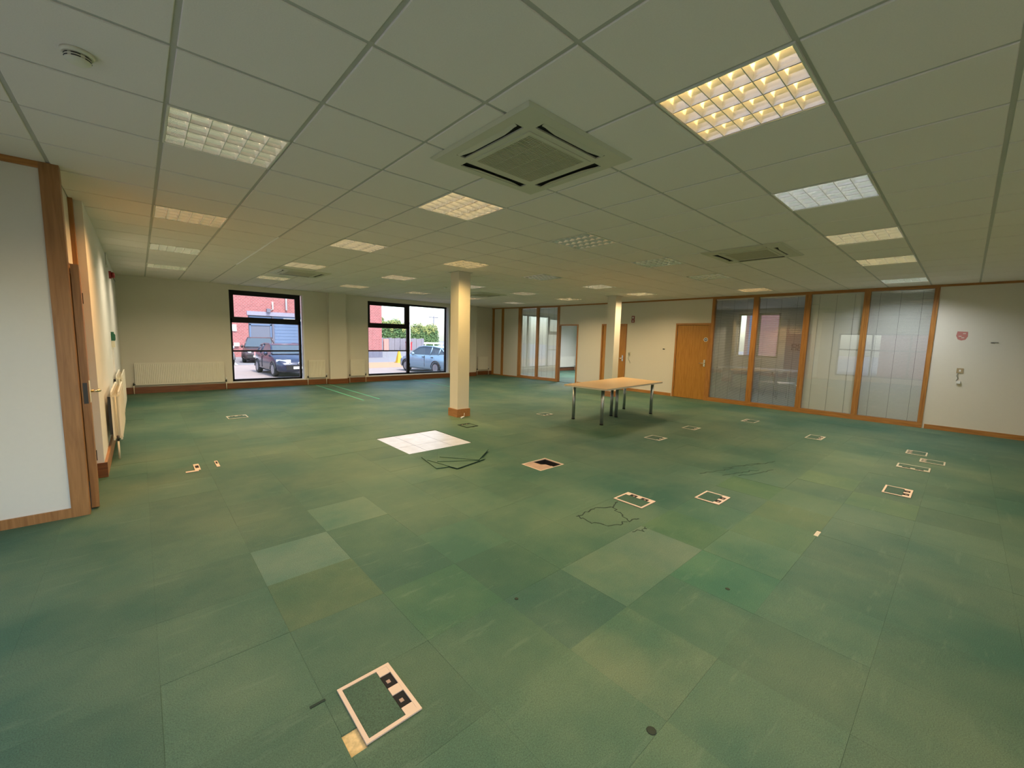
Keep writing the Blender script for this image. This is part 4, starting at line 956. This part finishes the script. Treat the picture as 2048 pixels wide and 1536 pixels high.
# cars -------------------------------------------------------------
def car(name, loc, heading, paint, label, L=4.2, W=1.78, HH=1.45, suv=0.0):
    """local +x is forward, origin on the ground under the middle"""
    t = empty(name, loc, heading); tag(t, label, 'car', 'parked cars'); h = L / 2
    # stations: x, sill z, belt z, roof z (None where there is no cabin), half width at belt, half width at roof
    S = [(h, .32, .55, None, .62, 0), (h - .10, .24, .70, None, .76, 0), (h - .45, .22, .82, None, .86, 0), (h - 1.05, .20, .96, None, .89, 0), (h - 1.15, .20, .98, 1.01, .89, .80), (h - 1.75, .20, .98, HH - .06, .89, .66), (h - 2.15, .20, .98, HH, .89, .64),
         (h - 2.9, .20, .99, HH - .01, .89, .63), (h - 3.55, .20, 1.02, HH - .08, .87, .61), (h - 3.95, .22, 1.04, 1.10, .82, .66), (-h + .03, .26, .98, None, .76, 0), (-h, .34, .62, None, .68, 0)]
    k = W / 1.78
    body = MB(); rings = []
    for (x, zs, zb, zr, wb, wr_) in S:
        prof = [(wb * .90 * k, zs), (wb * k, zs + .12), (wb * 1.0 * k, (zs + zb) / 2 + .05), (wb * .975 * k, zb - .03), (wb * .93 * k, zb)]
        full = [(x, -y, z) for y, z in prof] + [(x, y, z) for y, z in reversed(prof)]
        n = len(body.v); body.v += full; rings.append(n)
    m_ = 10
    for a, b2 in zip(rings, rings[1:]):
        for i in range(m_): j = (i + 1) % m_; body.f.append((a + i, a + j, b2 + j, b2 + i)); body.mi.append(0); body.sm.append(True)
    body.f.append(tuple(rings[0] + i for i in reversed(range(m_)))); body.f.append(tuple(rings[-1] + i for i in range(m_))); body.mi += [0, 0]; body.sm += [False, False]
    body.build('body', paint, t)
    # cabin: glass sides, painted roof
    cab = [q for q in S if q[3]]; gl = MB(); rf = MB(); P = []
    for (x, zs, zb, zr, wb, wr_) in cab: P.append((Vector((x, -wb * .93 * k, zb)), Vector((x, -wr_ * k, zr)), Vector((x, wr_ * k, zr)), Vector((x, wb * .93 * k, zb))))
    for i in range(len(P) - 1):
        a, b2 = P[i], P[i + 1]
        gl.quad([a[0], b2[0], b2[1], a[1]]); gl.quad([a[3], a[2], b2[2], b2[3]])
        tgt = gl if i in (0, len(P) - 2) else rf
        tgt.quad([a[1], b2[1], b2[2], a[2]])
    gl.build('windows', 'car_glass', t); 
    up = Vector((0, 0, .012)); rb = MB()
    for i in range(1, len(P) - 2):
        a, b2 = P[i], P[i + 1]; rb.quad([a[1] + up, b2[1] + up, b2[2] + up, a[2] + up])
    rb.build('roof', paint, t)
    s = MB()   # pillars and roof rails
    for sgn in (0, 3):
        top = 1 if sgn == 0 else 2
        off = Vector((0, -.006 if sgn == 0 else .006, 0))
        s.tube([P[i][top] + off for i in range(len(P))], .035, 6)
        for i in (3, 4): s.tube([P[i][sgn] + off, P[i][top] + off], .035, 6)
    s.build('pillars', paint, t)
    for x in (h - .82, h - 3.38):
        for sy in (-1, 1):
            w = MB(); yo = sy * (W / 2 - .10); w.lathe([(.20, -.10), (.30, -.10), (.32, -.07), (.32, .07), (.30, .10), (.20, .10)], (x, yo, .32), 20, axis='y')
            wh = w.build('wheel', 'tyre', t)
            hb = MB(); hb.lathe([(.21, -.105), (.21, .105)], (x, yo, .32), 16, axis='y'); hb.build('hub', 'hub', wh)
            sp = MB()
            for q in range(5):
                a = q * 2 * math.pi / 5; M = Matrix.Translation((x, yo, .32)) @ Matrix.Rotation(a, 4, 'Y'); sp.box(-.022, .022, -.112, .112, .03, .20, mat=M)
            sp.build('spokes', 'hub', wh)
            ar = MB(); ar.tube([(x + .37 * math.cos(q), sy * (W / 2 - .008), .32 + .37 * math.sin(q)) for q in [math.pi * i / 10 for i in range(11)]], .03, 6, cap=True); ar.build('wheel_arch', 'tyre', t)
    for sy in (-1, 1):
        MB().prism([(h - .06, sy * .50 * k), (h - .02, sy * .36 * k), (h - .30, sy * .80 * k), (h - .42, sy * .84 * k)][::sy], .66, .80).build('head_lamp', 'head_lamp', t)
        MB().box(-h - .015, -h + .30, sy * .60 * k if sy > 0 else -.80 * k, .80 * k if sy > 0 else -.60 * k, .80, .98).build('tail_lamp', 'tail_lamp', t)
        mi_ = MB(); mi_.lathe([(.02, -.08), (.09, -.05), (.10, .03), (.04, .08)], (h - 1.55, sy * (W / 2 + .07), 1.02), 10, axis='y'); mi_.build('mirror', paint, t)
        for x in (h - 2.35, h - 3.1): MB().box(x - .09, x + .09, sy * W / 2 - .012, sy * W / 2 + .012, .86, .89).build('door_handle', 'dark_metal', t)
        MB().box(h - 2.48, h - 2.46, sy * W / 2 - .004 - .01, sy * W / 2 + .004, .35, .95).build('door_gap', 'black_plastic', t)
    MB().box(h - .05, h + .015, -.55 * k, .55 * k, .34, .56).build('grille', 'black_plastic', t)
    MB().lathe([(.07, 0), (.07, .02), (.04, .03)], (h + .0, 0, .63), 14, axis='x').build('badge', 'chrome', t)
    MB().box(h + .01, h + .022, -.26, .26, .38, .49).build('number_plate', 'plate_white', t)
    return t
car('hatchback', (5.22, 22.3, GROUND), -R(90) + R(3), 'car_navy', 'dark blue hatchback parked nose to the single window')
car('family_car', (6.15, 32.6, GROUND), -R(90) - R(14), 'car_brown', 'dark brown car parked behind the blue hatchback', L=4.5, W=1.85, HH=1.62)
car('compact_car', (12.25, 20.2, GROUND), R(90) + R(8), 'car_silver_blue', 'pale blue hatchback seen from its side through the double window')
car('estate_car', (3.25, 30.6, GROUND), -R(90), 'car_white', 'white car just showing at the left edge of the single window')
car('saloon_car', (21.5, 6.6, GROUND), R(60), 'car_navy', 'dark car outside the meeting room window', L=4.4)

t = empty('warning_cone', (14.12, 28.0, GROUND)); tag(t, 'tall yellow caution cone on the paving', 'cone')
MB().prism([(-.24, -.24), (.24, -.24), (.24, .24), (-.24, .24)], .0, .05).build('base', 'yellow_plastic', t)
MB().prism([(-.19, -.19), (.19, -.19), (.19, .19), (-.19, .19)], .05, .86, inset=.72).build('body', 'yellow_plastic', t)
MB().tube([(0, 0, .86), (0, 0, .92)], .05, 10).build('tip', 'yellow_plastic', t)
t = empty('fence', (0, 50, GROUND)); tag(t, 'weathered grey close board fence below the hedge', 'fence')
for k in range(17): bx(22.3 + k * .39, 22.3 + k * .39 + .375, -.02 + (k % 2) * .03, .02 + (k % 2) * .03, .05, 1.62 + .04 * math.sin(k * 2.1)).build('board', 'fence_wood', t)
for x in (22.4, 24.6, 26.8, 28.8): bx(x, x + .12, .05, .15, 0, 1.6).build('post', 'fence_wood', t)
t = empty('red_bin', (25.9, 48.6, GROUND)); tag(t, 'red wheeled bin in front of the grey fence', 'bin')
MB().prism([(-.26, -.3), (.26, -.3), (.26, .3), (-.26, .3)], .12, 1.1, inset=-.12).build('body', 'bin_red', t); bx(-.33, .33, -.38, .36, 1.1, 1.18).build('lid', 'bin_red', t)
for sx in (-.22, .22): MB().lathe([(.11, -.03), (.11, .03)], (sx, .3, .11), 12, axis='x').build('wheel', 'tyre', t)
t = empty('sign_board', (22.3, 47.5, GROUND)); tag(t, 'small brown folding board beside the brick corner', 'board')
MB().box(-.3, .3, -.02, .02, .05, 1.5).build('front_board', 'red_residue', t); MB().box(-.3, .3, .18, .22, .05, 1.5).build('rear_board', 'red_residue', t)
t = empty('barrier', (0, 46, GROUND)); tag(t, 'white parking rail behind the pale blue car', 'rail')
bx(26.6, 29.4, -.04, .04, 1.0, 1.2).build('rail', 'sign_white', t)
for x in (26.8, 28.0, 29.2): bx(x - .05, x + .05, -.04, .04, 0, 1.0).build('post', 'sign_white', t)
t = empty('white_pole', (25.75, 48, GROUND)); tag(t, 'slim white pole in front of the hedge', 'pole')
MB().tube([(0, 0, 0), (0, 0, 3.6)], .06, 8).build('shaft', 'sign_white', t); MB().lathe([(.09, 0), (.09, .12)], (0, 0, 3.6), 10).build('cap', 'sign_white', t)
# hedge: dark cores with thousands of leaves
def leafy(name, x0, x1, y0, y1, top, n, seed, label, mat='hedge_leaf', cat='hedge'):
    rr = random.Random(seed); t = empty(name, ((x0 + x1) / 2, (y0 + y1) / 2, GROUND)); tag(t, label, cat)
    w, d = (x1 - x0) / 2, (y1 - y0) / 2
    def hh(u): return top * (0.9 + .10 * math.sin(u * 3.1 + seed) + .07 * math.sin(u * 7.7 + 1))
    s = MB(); k = 12
    for i in range(k):
        a, b2 = -w + 2 * w * i / k, -w + 2 * w * (i + 1) / k; s.box(a, b2, -d * .75, d * .75, 0, hh((a + b2) / 2 + seed) - .25)
    s.build('core', 'hedge_core', t)
    s = MB()
    for i in range(n):
        u = rr.uniform(-w, w); hz = hh(u + seed); side = rr.random()
        if side < .62: p = Vector((u, -d + rr.uniform(-.18, .25), rr.uniform(.05, hz)))
        else: p = Vector((u, rr.uniform(-d, d), hz + rr.uniform(-.25, .22)))
        a, b2 = rr.uniform(0, 6.3), rr.uniform(-1, 1); r = rr.uniform(.05, .12)
        e1 = Vector((math.cos(a), math.sin(a) * .6, b2)).normalized() * r; e2 = Vector((-math.sin(a) * .5, b2, math.cos(a))).normalized() * r * .6
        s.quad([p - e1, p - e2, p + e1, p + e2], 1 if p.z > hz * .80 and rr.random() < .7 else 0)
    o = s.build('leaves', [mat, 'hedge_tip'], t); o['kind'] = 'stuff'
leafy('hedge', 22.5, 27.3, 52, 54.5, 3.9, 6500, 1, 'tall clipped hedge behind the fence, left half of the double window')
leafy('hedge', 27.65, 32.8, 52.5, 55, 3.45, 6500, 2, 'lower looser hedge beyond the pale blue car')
t = empty('distant_house', (33.5, 70, GROUND)); tag(t, 'pale roof of a distant house above the hedge', 'house')
bx(-3.2, 3.2, 0, 6, 0, 4.2).build('wall', 'lintel', t)
s = MB(); s.v += [(-3.6, -.4, 4.1), (3.6, -.4, 4.1), (3.6, 6.4, 4.1), (-3.6, 6.4, 4.1), (-2.0, 3, 5.5), (2.0, 3, 5.5)]
for f in ((0, 1, 5, 4), (1, 2, 5), (2, 3, 4, 5), (3, 0, 4), (0, 3, 2, 1)): s.f.append(f); s.mi.append(0); s.sm.append(False)
s.build('roof', 'far_roof', t)
t = empty('lamp_mast', (42.6, 70, GROUND)); tag(t, 'thin lamp mast with crossbar on the skyline', 'lamp post')
MB().tube([(0, 0, 0), (0, 0, 5.9)], .10, 8).build('mast', 'plinth', t); MB().box(-1.0, 1.0, -.08, .08, 5.5, 5.65).build('crossbar', 'plinth', t)
